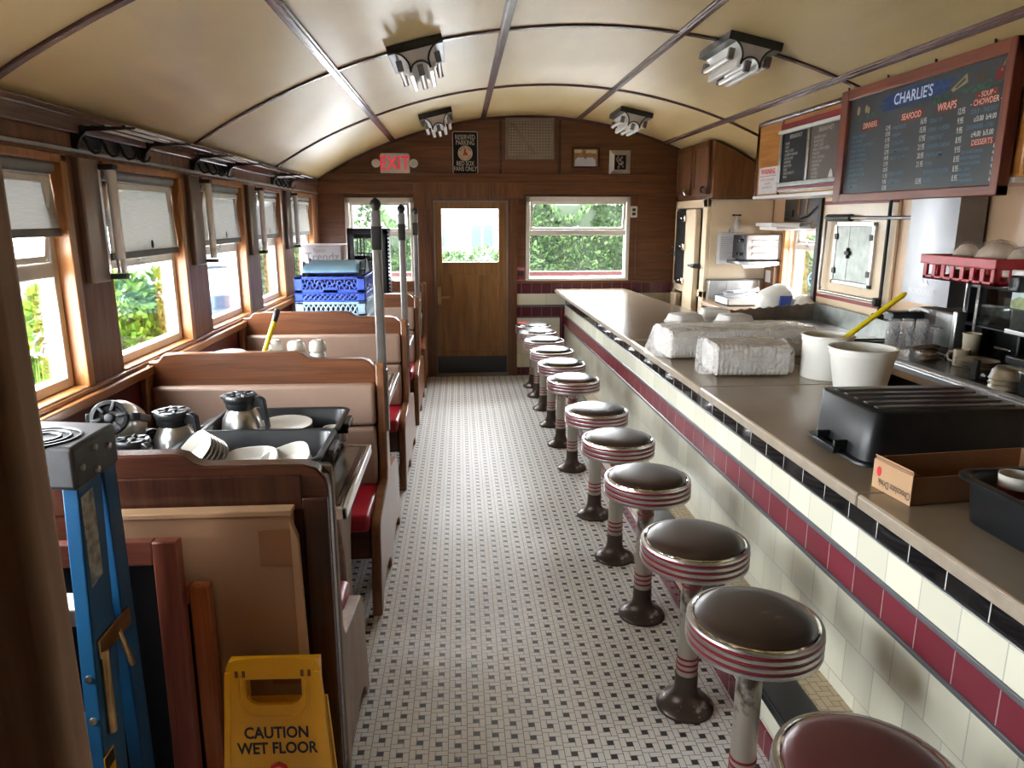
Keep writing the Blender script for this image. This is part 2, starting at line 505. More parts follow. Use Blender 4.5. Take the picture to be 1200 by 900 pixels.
COUNTER = plain('worn_brown_laminate', srgb(132, 117, 98), 0.20, 0, 0.10, 3)
COUNTER_EDGE = plain('worn_laminate_edge', srgb(148, 136, 120), 0.35, 0, 0.16, 18)
TABLE = plain('grey_green_laminate', srgb(128, 120, 104), 0.16, 0, 0.16, 7)
BLUE_PL = plain('blue_rack_plastic', srgb(58, 88, 190), 0.4, 0, 0.1)
PALE_PL = plain('pale_blue_plastic', srgb(160, 190, 208), 0.4, 0, 0.06)
PALE_B2 = plain('pale_blue_sheet', srgb(134, 172, 196), 0.4, 0, 0.04)
SOCKET = plain('grey_socket', (0.15, 0.14, 0.13), 0.5)
CORK = plain('print_blue', srgb(70, 90, 170), 0.5)

# ------------------------------------------------------------------ the room shell
XL, XR, YF, YN = -1.46, 2.97, 7.84, -1.3
XC = (XL + XR)/2
APEX, RAD = 2.736, 4.1
def ceil_z(x): return APEX - (RAD - math.sqrt(RAD*RAD - (x-XC)**2))

mb = MB(); mb.bx(XL-.2, XR+.2, YN-.1, YF+.2, -0.12, 0.0)
struct(mb.build('floor', FLOOR), 'white mosaic floor with small black squares', 'floor')

n = 40
xs = [XL - 0.1 + (XR - XL + 0.2)*i/n for i in range(n+1)]
mb = MB(); mb.prism([(x, ceil_z(x)) for x in xs] + [(x, ceil_z(x)+0.05) for x in reversed(xs)], YN-.1, YF+.2, 'xz')
struct(mb.build('ceiling', CEIL, smooth=60), 'cream varnished barrel ceiling', 'ceiling')

trim_k = [0]
def trim(mb, m, label, bevel=0.004, cat='trim', **kw):
    trim_k[0] += 1
    return struct(mb.build('trim_%d' % trim_k[0], m, bevel=bevel, **kw), label, cat)

for x, who in ((-0.665, 'left outer'), (0.262, 'left inner'), (1.249, 'right inner'), (2.18, 'right outer')):
    z = ceil_z(x); sl = math.atan2(ceil_z(x+.01) - ceil_z(x-.01), .02)
    mb = MB()
    mb.M = T(x, 0, z) @ Matrix.Rotation(-sl, 4, 'Y')
    mb.bx(-0.026, 0.026, YN, YF, -0.013, 0.006)
    mb.bx(-0.013, 0.013, YN, YF, -0.021, -0.010)
    trim(mb, W_RIB, '%s lengthwise wooden ceiling rib' % who, 0.003)
for y, who in ((0.65, 'nearest'), (2.45, 'second'), (4.25, 'third'), (6.05, 'farthest')):
    pts = [x for x in xs if XL-.02 < x < XR+.02]
    mb = MB(); mb.prism([(x, ceil_z(x)-0.012) for x in pts] + [(x, ceil_z(x)+0.005) for x in reversed(pts)], y-0.019, y+0.019, 'xz')
    trim(mb, W_RIBX, '%s arched wooden rib across the ceiling' % who, 0.003, smooth=30)

# ---- left wall: wood above, openings for the windows, maroon boards below
WIN = [(0.98, 1.82), (2.00, 2.90), (3.18, 4.03), (4.35, 5.15), (5.48, 6.20), (6.60, 7.50)]
SILL, HEAD = 1.06, 1.93
mb = MB()
TH = 0.14
prev = YN
for a, b in WIN + [(YF+.1, None)]:
    mb.bx(XL-TH, XL, prev, a, SILL-.06, HEAD)
    if b: prev = b
mb.bx(XL-TH, XL, YN, YF+.1, HEAD, ceil_z(XL)+0.02)
struct(mb.build('wall_left', wood('brown_oak_pilaster', (0.13, 0.055, 0.028), (0.27, 0.13, 0.07), 2, 0.5, 1.0, 0.0, 0.2), bevel=0.003), 'left wall of dark oak pilasters and frieze between the windows', 'wall')
mb = MB(); mb.bx(XL-TH, XL, YN, YF+.1, 0.0, SILL-.06)
trim(mb, T_MAR_WALL, 'maroon wall boards below the left windows', 0, 'wall')
mb = MB(); mb.bx(XL-.02, XL+.035, YN, YF, ceil_z(XL)-.075, ceil_z(XL)-.005); mb.bx(XL-.02, XL+.05, YN, YF, ceil_z(XL)-.022, ceil_z(XL)+.005)
trim(mb, W_RIB, 'wooden cornice along the left edge of the ceiling', 0.006)
mb = MB(); mb.bx(XL-.02, XL+.012, YN, YF, 1.945, 1.958)
trim(mb, STEEL_D, 'thin metal strip above the left windows', 0.002)
mb = MB(); mb.bx(XL-.02, XL+.045, YN, YF, SILL-.062, SILL-.022); mb.bx(XL-.1, XL+.02, YN, YF, SILL-.024, SILL-.004)
trim(mb, W_HONEYY, 'honey oak sill under the left windows', 0.006)

def vinyl_window(name, axis, p, a, b, z0, z1, inner, side, wood_m=None, transom=0.40, tilt=True, label=None):
    """window in a wall: axis 'y' runs along the left/right wall at x=p, axis 'x' along the far wall at y=p.
    inner = depth of the casing towards the room; side = +1 when the room lies on the + side"""
    root = bpy.data.objects.new(name, None); COL.objects.link(root)
    struct(root, label, 'window')
    def q(mb, u0, u1, d0, d1, w0, w1):
        lo, hi = sorted((p + side*d0, p + side*d1))
        if axis == 'y': mb.bx(lo, hi, u0, u1, w0, w1)
        else: mb.bx(u0, u1, lo, hi, w0, w1)
    if wood_m:
        mb = MB(); t = 0.045
        q(mb, b-t, b, -inner, 0.012, z0, z1); q(mb, a, a+.012, -inner, -.004, z0, z1)
        q(mb, a, b, -inner, 0.012, z1-.03, z1)
        q(mb, a, b, -inner, 0.012, z0, z0+.015)
        mb.build('window_casing', wood_m, root, bevel=0.004)
        a, b, z0, z1 = a+.012, b-t, z0+.015, z1-.03
    t = 0.04
    zt = z1 - transom*(z1-z0)
    d0, d1 = -inner+.0, -inner+.055
    mb = MB()
    for u in ((a, a+t), (b-t, b)): q(mb, u[0], u[1], d0, d1, z0, z1)
    q(mb, a+t, b-t, d0, d1, z1-t, z1); q(mb, a+t, b-t, d0, d1, z0, z0+t); q(mb, a+t, b-t, d0, d1, zt-.03, zt+.025)
    mb.build('window_frame', WHITE_V, root, bevel=0.004)
    mb = MB(); q(mb, a+t, b-t, d0+.024, d0+.030, z0+t, zt-.03)
    mb.build('window_pane', GLASS, root)
    # hopper vent above, leaning in at the top
    mb = MB(); s = 0.025
    u0, u1, w0, w1 = a+t+.004, b-t-.004, zt+.028, z1-t-.004
    for u in ((u0, u0+s), (u1-s, u1)): q(mb, u[0], u[1], -.015, .015, 0, w1-w0)
    q(mb, u0, u1, -.015, .015, 0, s); q(mb, u0, u1, -.015, .015, w1-w0-s, w1-w0)
    g = MB(); q(g, u0+s, u1-s, -.003, .003, s, w1-w0-s)
    ang = math.radians(9 if tilt else 0)
    for m_, mt, nm in ((mb, WHITE_V, 'vent_sash'), (g, GLASS, 'vent_pane')):
        R = Matrix.Rotation(ang*side if axis == 'y' else -ang*side, 4, 'Y' if axis == 'y' else 'X')
        piv = Vector((p, 0, 0)) if axis == 'y' else Vector((0, p, 0))
        off = Vector((side*(d0+.03), 0, w0)) if axis == 'y' else Vector((0, side*(d0+.03), w0))
        m_.v = [tuple((R @ (Vector(v) - piv)) + piv + off) for v in m_.v]
        m_.build(nm, mt, root, bevel=0.003 if nm == 'vent_sash' else 0)
    # latch in the middle of the transom
    mb = MB(); c = (a+b)/2
    q(mb, c-.05, c+.05, d1, d1+.012, zt-.012, zt+.004); q(mb, c-.006, c+.006, d1, d1+.012, zt, zt+.07)
    mb.build('latch', STEEL, root, bevel=0.002)
    return root

wn = ['seventh', 'sixth', 'behind', 'nearest visible', 'second', 'third', 'fourth', 'fifth']
for i, (a, b) in enumerate(WIN):
    vinyl_window('window_%d' % (i+1), 'y', XL, a, b, SILL-.01, HEAD, 0.10, 1, W_HONEYZ, 0.46, True,
                 ['left window hidden by the brown door edge',
                  'left window beside the brown door edge, with a pickup outside', 'left window with the green shrub outside',
                  'left window with a blue-tinted car outside', 'fourth left window behind the blue dish racks', 'left window nearest the far wall'][i])
    portal('window_daylight', (XL-.16, (a+b)/2, (SILL+HEAD)/2), (0, -PI/2, 0), HEAD-SILL, b-a)

# ---- far wall
DX0, DX1, DZ = -0.274, 0.520, 1.883
LW = (-1.182, -0.477, 1.045, 1.907)
RW = (0.714, 1.825, 1.044, 1.920)
mb = MB()
y0, y1 = YF, YF+.14
mb.bx(XL-.1, LW[0], y0, y1, 0, 2.0)
mb.bx(LW[0], LW[1], y0, y1, 0, LW[2]); mb.bx(LW[0], LW[1], y0, y1, LW[3], 2.0)
mb.bx(LW[1], DX0, y0, y1, 0, 2.0)
mb.bx(DX0, DX1, y0, y1, DZ, 2.0)
mb.bx(DX1, RW[0], y0, y1, 0, 2.0)
mb.bx(RW[0], RW[1], y0, y1, 0, RW[2]); mb.bx(RW[0], RW[1], y0, y1, RW[3], 2.0)
mb.bx(RW[1], XR+.1, y0, y1, 0, 2.0)
mb.prism([(XL-.1, 2.0)] + [(XR+.1, 2.0)] + [(x, ceil_z(x)+.02) for x in reversed(xs)], y0, y1, 'xz')
struct(mb.build('wall_far', W_DARK), 'dark oak far wall', 'wall')
mb = MB()
mb.bx(XL, XR, YF-.030, YF, 1.955, 2.060); mb.bx(XL, XR, YF-.055, YF, 2.060, 2.078)
mb.bx(XL, XR, YF-.035, YF, 2.078, 2.140); mb.bx(XL, XR, YF-.048, YF, 2.140, 2.156)
trim(mb, W_DARK, 'dark oak moulding across the far wall above the door', 0.004)
mb = MB()
for a, b in ((-0.455, DX0-.035), (DX1+.035, 0.612)):
    mb.bx(a, b, YF-.04, YF, 0, 1.955); mb.bx(a-.012, b+.012, YF-.055, YF, 1.80, 1.90)
    mb.bx(a+.03, b-.03, YF-.048, YF, 0.25, 1.74)
mb.bx(DX0-.20, DX1+.16, YF-.05, YF, 1.91, 2.075)
trim(mb, W_DARKZ, 'fluted oak pilasters and lintel round the far door', 0.004)
mb = MB()
arc = [x for x in xs if XL < x < XR]
mb.prism([(x, ceil_z(x)-.03) for x in arc] + [(x, ceil_z(x)) for x in reversed(arc)], YF-.02, YF, 'xz')
for x in (0.44, 1.06): mb.bx(x-.012, x+.012, YF-.012, YF, 2.15, ceil_z(x)-.02)
trim(mb, W_RIBX, 'thin arched moulding where the far wall meets the ceiling', 0.003)
mb = MB()
mb.bx(1.90, 1.93, YF-.012, YF, 1.03, 1.95); mb.bx(XL, -1.19, YF-.012, YF, 1.10, 1.13); mb.bx(-1.215, -1.185, YF-.014, YF, 1.03, 1.95)
mb.bx(0.6, XR, YF-.03, YF, 1.016, 1.042); mb.bx(XL, -.46, YF-.03, YF, 1.016, 1.042)
trim(mb, W_DARK, 'oak rail under the far windows', 0.003)
# tiled wainscot right of the door
for z0, z1, m, lab in ((0.904, 1.016, T_MAR_XZ, 'top maroon tile band of the far wainscot'), (0.783, 0.904, tile('cream_tile_long', CRM, (0.4, 0.38, 0.33), 0, 2, 0.33, 3, 0.004, off=(0.6, -1)), 'upper cream tile band of the far wainscot'),
                      (0.757, 0.783, GREY_LINER, 'upper grey liner of the far wainscot'), (0.655, 0.757, T_MAR_XZ, 'middle maroon tile band of the far wainscot'), (0.638, 0.655, GREY_LINER, 'lower grey liner of the far wainscot'),
                      (0.09, 0.638, T_CRM_XZ, 'cream tiles on the lower far wall'), (0.0, 0.09, T_MAR_XZ, 'maroon base tiles of the far wall')):
    mb = MB(); mb.bx(0.612, XR, YF-.02, YF, z0, z1)
    trim(mb, m, lab, 0)
mb = MB(); mb.bx(1.085, 1.18, YF-.024, YF, 0.0, 0.757)
trim(mb, T_MAR_XZ, 'upright maroon tile border beside the counter end', 0)

vinyl_window('window_7', 'x', YF, LW[0], LW[1], LW[2], LW[3], 0.08, -1, None, 0.42, True, 'far window left of the door')
vinyl_window('window_8', 'x', YF, RW[0], RW[1], RW[2], RW[3], 0.08, -1, None, 0.42, True, 'far window right of the door')
mb = MB()
for W_ in (LW, RW):
    a, b, z0, z1 = W_; f = 0.035
    for u in ((a-.005, a+f), (b-f, b+.005)): mb.bx(u[0], u[1], YF-.018, YF+.02, z0, z1)
    mb.bx(a-.005, b+.005, YF-.018, YF+.02, z1-.05, z1+.005); mb.bx(a-.005, b+.005, YF-.022, YF+.02, z0-.005, z0+f*.7)
trim(mb, WHITE_V, 'white painted casings of the two far windows', 0.003)
portal('window_daylight', ((LW[0]+LW[1])/2, YF+.17, 1.48), (-PI/2, 0, 0), LW[1]-LW[0], 0.86)
portal('window_daylight', ((RW[0]+RW[1])/2, YF+.17, 1.48), (-PI/2, 0, 0), RW[1]-RW[0], 0.88)
portal('window_daylight', (0.113, YF+.17, 1.52), (-PI/2, 0, 0), 0.62, 0.57)

# door
door = bpy.data.objects.new('door_1', None); COL.objects.link(door); struct(door, 'oak door with a square window in the far wall', 'door')
gx0, gx1, gz0, gz1 = -0.187, 0.417, 1.244, 1.800
mb = MB(); y0, y1 = YF+.02, YF+.065
a, b = DX0+.012, DX1-.012
mb.bx(a, gx0, y0, y1, 0.03, DZ-.012); mb.bx(gx1, b, y0, y1, 0.03, DZ-.012)
mb.bx(gx0, gx1, y0, y1, gz1, DZ-.012); mb.bx(gx0, gx1, y0, y1, 1.12, gz0); mb.bx(gx0, gx1, y0, y1, 0.03, 0.26)
mb.build('door_leaf', W_DOOR, door, bevel=0.004)
mb = MB(); mb.bx(gx0-.01, gx1+.01, y0+.014, y1-.01, 0.25, 1.13)
for u in ((gx0-.002, gx0+.018), (gx1-.018, gx1+.002)): mb.bx(u[0], u[1], y0+.004, y1-.01, 0.26, 1.12)
mb.bx(gx0, gx1, y0+.004, y1-.01, 0.255, 0.275); mb.bx(gx0, gx1, y0+.004, y1-.01, 1.105, 1.125)
mb.build('door_panel', W_DOOR, door, bevel=0.003)
mb = MB()
mb.prism(rrect(gx0, gx1, gz0, gz1, 0.03), y0+.015, y0+.021, 'xz')
mb.build('window_pane', GLASS, door)
mb = MB(); mb.bx(a, b, y0-.008, y0+.01, 0.03, 0.215)
mb.build('kick_plate', BLACK, door, bevel=0.002)
mb = MB()
for x0_, x1_ in ((DX0-.035, DX0+.006), (DX1-.006, DX1+.035)): mb.bx(x0_, x1_, YF-.03, YF+.06, 0, DZ+.02)
mb.bx(DX0-.035, DX1+.035, YF-.03, YF+.06, DZ, DZ+.035)
mb.build('door_frame', W_DARKZ, door, bevel=0.004)
mb = MB(); mb.bx(DX0+.005, DX0+.015, YF-.032, YF+.022, 0.02, DZ); mb.bx(DX1-.015, DX1-.005, YF-.032, YF+.022, 0.02, DZ)
mb.bx(DX0, DX1, YF-.032, YF+.022, DZ-.016, DZ); mb.bx(DX0, DX1, YF-.05, YF+.07, 0, 0.032)
mb.build('metal_weather_strip', plain('grey_weather_strip', (0.16, 0.15, 0.14), 0.5), door)
mb = MB(); mb.prism(rrect(-0.245, -0.205, 0.79, 0.98, .01), y0-.012, y0, 'xz'); mb.bx(-.225, -.12, y0-.05, y0-.034, .862, .882); mb.bx(-.232, -.216, y0-.045, y0, .864, .88)
lk = mb.build('door_handle', BRASS, door, bevel=0.003)
mb = MB(); mb.M = T(-.225, y0-.012, .945) @ Matrix.Rotation(PI/2, 4, 'X'); mb.lathe([(.014, 0), (.012, .01)], 16)
mb.build('lock_cylinder', BRASS, lk)

# ---- right wall, window in its far part
KW = (5.93, 6.42, 0.98, 1.66)
mb = MB()
x0, x1 = XR, XR+.14
mb.bx(x0, x1, YN, KW[0], 0, 2.12); mb.bx(x0, x1, KW[1], YF+.1, 0, 2.12)
mb.bx(x0, x1, KW[0], KW[1], 0, KW[2]); mb.bx(x0, x1, KW[0], KW[1], KW[3], 2.12)
struct(mb.build('wall_right', TAN_E), 'tan enamelled wall behind the counter', 'wall')
vinyl_window('window_9', 'y', XR, KW[0], KW[1], KW[2], KW[3], 0.10, -1, None, 0.3, False, 'small window in the right wall behind the grill')
portal('window_daylight', (XR+.17, sum(KW[:2])/2, sum(KW[2:])/2), (0, PI/2, 0), KW[3]-KW[2], KW[1]-KW[0])
mb = MB(); mb.bx(XL-.1, XR+.1, YN-.14, YN, 0, 2.0); mb.prism([(XL-.1, 2.0)] + [(XR+.1, 2.0)] + [(x, ceil_z(x)+.02) for x in reversed(xs)], YN-.14, YN, 'xz')
struct(mb.build('wall_near', W_DARK), 'dark oak wall behind the camera', 'wall')
mb = MB(); mb.bx(-1.0, -0.357, 0.58, 0.625, 0.0, 2.12)
struct(mb.build('door_2', W_POST, bevel=0.012, seg=3), 'edge of a brown wooden door close to the camera on the left', 'door')

# ------------------------------------------------------------------ booths along the left wall
def worn(name, a, b, thr, rough=0.35, metal=0.7, scale=9.0):
    m, nt, bs = base_mat(name, rough, metal)
    f = noise(nt, objco(nt, (1, 1, 0.6)), scale, 6, 0.6, 0.3)
    nt.links.new(ramp(nt, f, [(thr-.03, a), (thr+.03, b)]), bs.inputs['Base Color'])
    return m
POLE_M = worn('worn_nickel_post', (0.44, 0.41, 0.36), (0.10, 0.075, 0.055), 0.545, 0.36, 0.75, 8.0)
BASE_M = worn('worn_iron_base', (0.075, 0.055, 0.045), (0.38, 0.34, 0.30), 0.60, 0.35, 0.6, 14)

def make_booth(p, label, near, far, pole, panel_m=None, wide=True):
    t = thing('booth_bench', label, 'booth bench', (-0.93, p, 0), group='back-to-back booth benches along the window wall')
    O = T(0.93, 0, 0)
    def m_(): 
        q = MB(); q.M = O; return q
    top = [(-1.455, 0.10), (-1.455, 1.052), (-1.40, 1.056), (-1.372, 1.088), (-1.30, 1.092), (-0.765, 1.092), (-0.74, 1.086), (-0.715, 1.066),
           (-0.69, 1.058), (-0.47, 1.056), (-0.435, 1.045), (-0.41, 1.015), (-0.405, 0.98), (-0.405, 0.10)]
    if not near: top = [(x+.040 if x > -.5 else x, z) for x, z in top]
    mb = m_(); mb.prism(top, -0.028, 0.028, 'xz')
    mb.build('back_panel', panel_m or W_BOOTH, t, bevel=0.006)
    if not near:                                     # bare framed oak back
        mb = m_()
        mb.bx(-0.435, -0.367, -0.042, -0.02, 0.02, 0.965); mb.bx(-1.45, -0.435, -0.038, -0.02, 0.93, 1.03); mb.bx(-1.45, -.435, -.04, -.02, .02, .16)
        mb.build('back_frame', W_BACKZ, t, bevel=0.004)
    s = (-1 if near else 0, 1 if far else 0)
    # end panel towards the aisle
    def half(sg):
        return [(sg*y, z) for y, z in ((.058, .0), (.07, .05), (.12, .085), (.25, .10), (.37, .085), (.43, .05), (.455, 0.0), (.515, 0.0), (.50, .10),
                                       (.472, .24), (.468, .34), (.45, .395), (.41, .425), (.20, .452), (.09, .475), (.060, .53))]
    R = half(1) if far else [(.055, 0.0)]
    L = half(-1) if near else [(.022, 0.0)]
    pts = R + [(.052, 1.0), (.03, 1.038)] + ([(-.03, 1.038), (-.052, 1.0)] if near else [(.022, 1.038)]) + L[::-1]
    mb = m_(); mb.prism(pts, -0.405, -0.362, 'yz')
    mb.build('end_panel', W_ENDZ if not near else W_BOOTHZ, t, bevel=0.007)
    for sg, on in ((-1, near), (1, far)):
        if not on: continue
        def yb(mb, x0, x1, a, b, z0, z1):
            lo, hi = sorted((sg*a, sg*b)); mb.bx(x0, x1, lo, hi, z0, z1)
        mb = m_(); yb(mb, -1.42, -0.41, 0.026, 0.085, 0.745, 0.945)
        mb.build('back_cushion', TAN_V, t, bevel=0.018, seg=4)
        mb = m_(); yb(mb, -1.42, -0.41, 0.026, 0.10, 0.45, 0.738)
        mb.build('back_cushion', TAN_V, t, bevel=0.02, seg=4)
        mb = m_(); yb(mb, -1.45, -0.405, 0.02, 0.475, 0.375, 0.455)
        mb.build('seat_cushion', RED_V, t, bevel=0.022, seg=4)
        mb = m_(); yb(mb, -1.45, -0.41, 0.41, 0.445, 0.24, 0.375); yb(mb, -1.45, -0.42, 0.02, 0.44, 0.34, 0.375)
        mb.build('seat_frame', W_BACK, t, bevel=0.004)
        mb = m_(); mb.prism([(sg*.025, .42), (sg*.14, .42), (sg*.13, .70), (sg*.10, .98), (sg*.075, 1.03), (sg*.045, 1.045), (sg*.025, 1.04)], -1.455, -1.425, 'yz')
        mb.build('wall_bracket', W_BOOTHZ, t, bevel=0.006)
    if pole:
        mb = m_(); c = (-0.383, 0.0, 0)
        mb.M = O @ T(-0.378, 0.0, 0)
        mb.prism(rrect(-.021, .021, -.021, .021, .007), 0.98, 1.735, 'xy')
        po = mb.build('coat_pole', plain('dull_nickel_pole', (0.20, 0.19, 0.18), 0.3, 0.7) if 'dull_nickel_pole' not in MATS else MATS['dull_nickel_pole'], t)
        mb = MB(); mb.M = O @ T(-0.378, 0, 0)
        mb.prism(rrect(-.0235, .0235, -.0235, .0235, .006), 1.56, 1.665, 'xy')
        mb.build('clamp', BLACK_M, po, bevel=0.002)
        mb = MB(); mb.M = O @ T(-0.378, 0, 0)
        mb.lathe([(.016, 1.735), (.018, 1.742), (.024, 1.752), (.026, 1.765), (.021, 1.778), (.009, 1.788), (.004, 1.792)], 20)
        mb.build('finial', BLACK_M, po)
        mb = MB(); mb.M = O @ T(-0.378, 0, 0)
        mb.prism(rrect(-.026, .026, -.026, .026, .006), 0.70, 1.00, 'xy')
        mb.build('pole_sleeve', MATS['dull_nickel_pole'], po, bevel=0.002)
    return t
make_booth(1.90, 'nearest booth bench, bare dark back with cardboard leaning on it', False, True, False, W_BACK)
make_booth(3.40, 'second booth bench from the camera, behind the black bus tubs', True, True, True)
make_booth(4.90, 'third booth bench, just in front of the blue dish racks', True, True, True)
make_booth(6.40, 'fourth booth bench, in front of the white carton and black crate', True, True, True)
make_booth(7.76, 'farthest booth bench standing against the far wall', True, False, False)

def make_table():
    t = thing('booth_table', 'booth table holding black bus tubs and coffee carafes', 'table', (-0.93, 2.65, 0), group='laminate booth tables')
    O = T(0.93, 0, 0)
    mb = MB(); mb.M = O; mb.bx(-1.455, -0.41, -0.34, 0.34, 0.718, 0.75)
    mb.build('table_top', TABLE, t, bevel=0.003)
    mb = MB(); mb.M = O; mb.bx(-0.41, -0.392, -0.355, 0.355, 0.712, 0.753); mb.bx(-1.455, -0.392, -0.355, -0.34, 0.712, 0.753); mb.bx(-1.455, -0.392, 0.34, 0.355, 0.712, 0.753)
    mb.build('metal_edge', STEEL, t, bevel=0.004)
    mb = MB(); mb.M = O; mb.bx(-0.436, -0.418, -0.32, 0.32, 0.7495, 0.7515); mb.bx(-1.45, -0.418, -0.325, -0.315, 0.7495, 0.7515)
    mb.build('inlay_strip', W_BACK, t)
    prof = [(.10, 0), (.085, .05), (.06, .20), (.062, .36), (.085, .46), (.135, .56), (.165, .64), (.18, .712)]
    mb = MB(); mb.M = O; mb.prism(prof + [(-y, z) for y, z in reversed(prof)], -0.50, -0.455, 'yz')
    mb.build('pedestal_leg', W_ENDZ, t, bevel=0.006)
    mb = MB(); mb.M = O; mb.bx(-1.40, -0.47, -.03, .03, .64, .715)
    mb.build('rail', W_BACK, t, bevel=0.004)
    return t
tb = make_table()
dup(tb, (-0.93, 4.15, 0), 'second booth table, with stacked white cups on it')
dup(tb, (-0.93, 5.65, 0), 'third booth table, under the blue dish racks')
dup(tb, (-0.93, 7.08, 0), 'farthest booth table, under the white carton and black crate')

# ------------------------------------------------------------------ lunch counter
CA = 0.011
ct = thing('lunch_counter', 'long tiled lunch counter with cream, maroon and black bands', 'counter', (1.215, 1.2, 0), (0, 0, CA))
Y0, Y1 = -2.3, 6.61
def cpart(name, m, *boxes, bevel=0.0, parent=None, kind=None):
    mb = MB()
    for b in boxes: mb.bx(*b)
    o = mb.build(name, m, parent or ct, bevel=bevel)
    if kind: o['label'] = kind
    return o
cpart('counter_body', W_BACK, (0.02, 0.62, Y0, Y1, 0.0, 0.915))
cpart('cream_tiles', T_CRM_YZ, (-0.006, 0.03, Y0, Y1, 0.20, 0.552))
cpart('tile_liner', GREY_LINER, (-0.012, 0.03, Y0, Y1, 0.550, 0.566), bevel=0.003)
cpart('maroon_tiles', T_MAR_YZ, (-0.006, 0.03, Y0, Y1, 0.566, 0.663))
cpart('tile_liner', GREY_LINER, (-0.012, 0.03, Y0, Y1, 0.663, 0.681), bevel=0.003)
cpart('upper_cream_tiles', T_CRM1_YZ, (-0.006, 0.03, Y0, Y1, 0.681, 0.780))
cpart('metal_trim', STEEL_D, (-0.010, 0.03, Y0, Y1, 0.780, 0.786), bevel=0.002)
cpart('black_tiles', T_BLK_YZ, (-0.003, 0.018, Y0, Y1, 0.786, 0.917))
st = cpart('foot_step', T_CRM_YZ, (-0.238, 0.0, Y0, Y1, 0.0, 0.17))
cpart('maroon_base', T_MAR_YZ, (-0.246, -0.20, Y0, Y1, 0.0, 0.085), parent=st, bevel=0.004)
cpart('black_nosing', BLACK_TILE, (-0.246, -0.105, Y0, Y1, 0.165, 0.2), parent=st, bevel=0.008)
cpart('tan_mosaic_tread', TAN_MOSAIC, (-0.105, 0.0, Y0, Y1, 0.165, 0.199), parent=st)

top = thing('countertop', 'worn brown laminate countertop of the lunch counter', 'countertop', (1.215, 1.2, 0.918), (0, 0, CA))
segs = [(Y0, 0.60), (0.604, 1.90), (1.904, 3.19), (3.194, 6.60)]
for i, (a, b) in enumerate(segs):
    mb = MB()
    if i < 3: pts = [(-0.122, a), (0.735, a), (0.735, b), (-0.122, b)]
    else: pts = [(-0.122, a), (0.755, a), (0.76, 4.6), (0.68, 5.6), (0.64, b), (-0.122, b)]
    mb.prism(pts, 0.0, 0.042, 'xy')
    sl = mb.build('slab', COUNTER, top, bevel=0.006, seg=3)
    mb = MB(); mb.bx(-0.1245, -0.116, a+.002, b-.002, 0.003, 0.037)
    mb.build('edge_band', COUNTER_EDGE, sl, bevel=0.004)

# ------------------------------------------------------------------ counter stools
def make_stool(leather, label, loc, red=False):
    t = thing('counter_stool', label, 'stool', loc, group='round counter stools')
    mb = MB(); mb.lathe([(.154, .628), (.160, .637), (.160, .644), (.151, .653), (.132, .659), (.096, .664), (.05, .6665), (.001, .667)], 48)
    mb.build('seat_pad', leather, t)
    mb = MB(); mb.ring(.164, .0075, .637, 48, 8)
    mb.build('chrome_bead', CHROME, t)
    mb = MB()
    prof = [(.02, .558), (.150, .558), (.168, .562), (.176, .568)]
    for k in range(3):
        z = .568 + k*.0215
        prof += [(.1805, z+.001), (.182, z+.0065), (.1805, z+.0125), (.176, z+.0135), (.176, z+.0205)]
    prof += [(.1805, .634), (.178, .640), (.168, .641)]
    mb.lathe(prof, 48); rg = mb.build('ribbed_ring', ALU, t, smooth=50)
    mb = MB()
    for k in range(3): mb.lathe([(.174, .5815+k*.0215), (.1785, .5820+k*.0215), (.1785, .5880+k*.0215), (.174, .5885+k*.0215)], 48)
    mb.build('red_stripes', RED_PAINT, rg)
    mb = MB(); mb.lathe([(.036, .10), (.0355, .50), (.037, .538), (.052, .550), (.062, .558)], 28)
    po = mb.build('pole', POLE_M, t)
    mb = MB()
    for z in (.478, .505, .532): mb.lathe([(.0362, z-.004), (.0375, z-.004), (.0375, z+.004), (.0362, z+.004)], 28)
    mb.build('red_bands', RED_PAINT, po)
    mb = MB()
    for z in (.158, .180, .202): mb.lathe([(.0362, z-.004), (.0385, z-.003), (.0385, z+.003), (.0362, z+.004)], 28)
    mb.build('collar_rings', RED_PAINT, po)
    mb = MB(); mb.lathe([(.100, 0.0), (.101, .010), (.095, .018), (.076, .028), (.057, .041), (.045, .058), (.040, .082), (.0395, .135)], 36)
    mb.build('base', BASE_M, t)
    return t
LEA = plain('brown_leather', (0.026, 0.014, 0.010), 0.34, 0, 0.3, 9, bmp=0.06)
LEA_R = plain('oxblood_leather', (0.075, 0.017, 0.018), 0.30, 0, 0.2, 9, bmp=0.05)
LEA_M = plain('maroon_leather', (0.055, 0.020, 0.022), 0.34, 0, 0.25, 9, bmp=0.05)
s1 = make_stool(LEA_R, 'oxblood seat counter stool nearest the camera, cut off by the bottom edge', (0.786, 1.16, 0))
s2 = make_stool(LEA, 'dark brown counter stool, second from the camera, with a scuff on its seat', (0.785, 1.72, 0))
yy = [2.21, 2.82, 3.37, 3.92, 4.73, 5.28, 5.82, 6.35, 6.84, 7.26]
nm = ['third', 'fourth', 'fifth', 'sixth', 'seventh', 'eighth', 'ninth', 'tenth', 'second to last', 'last']
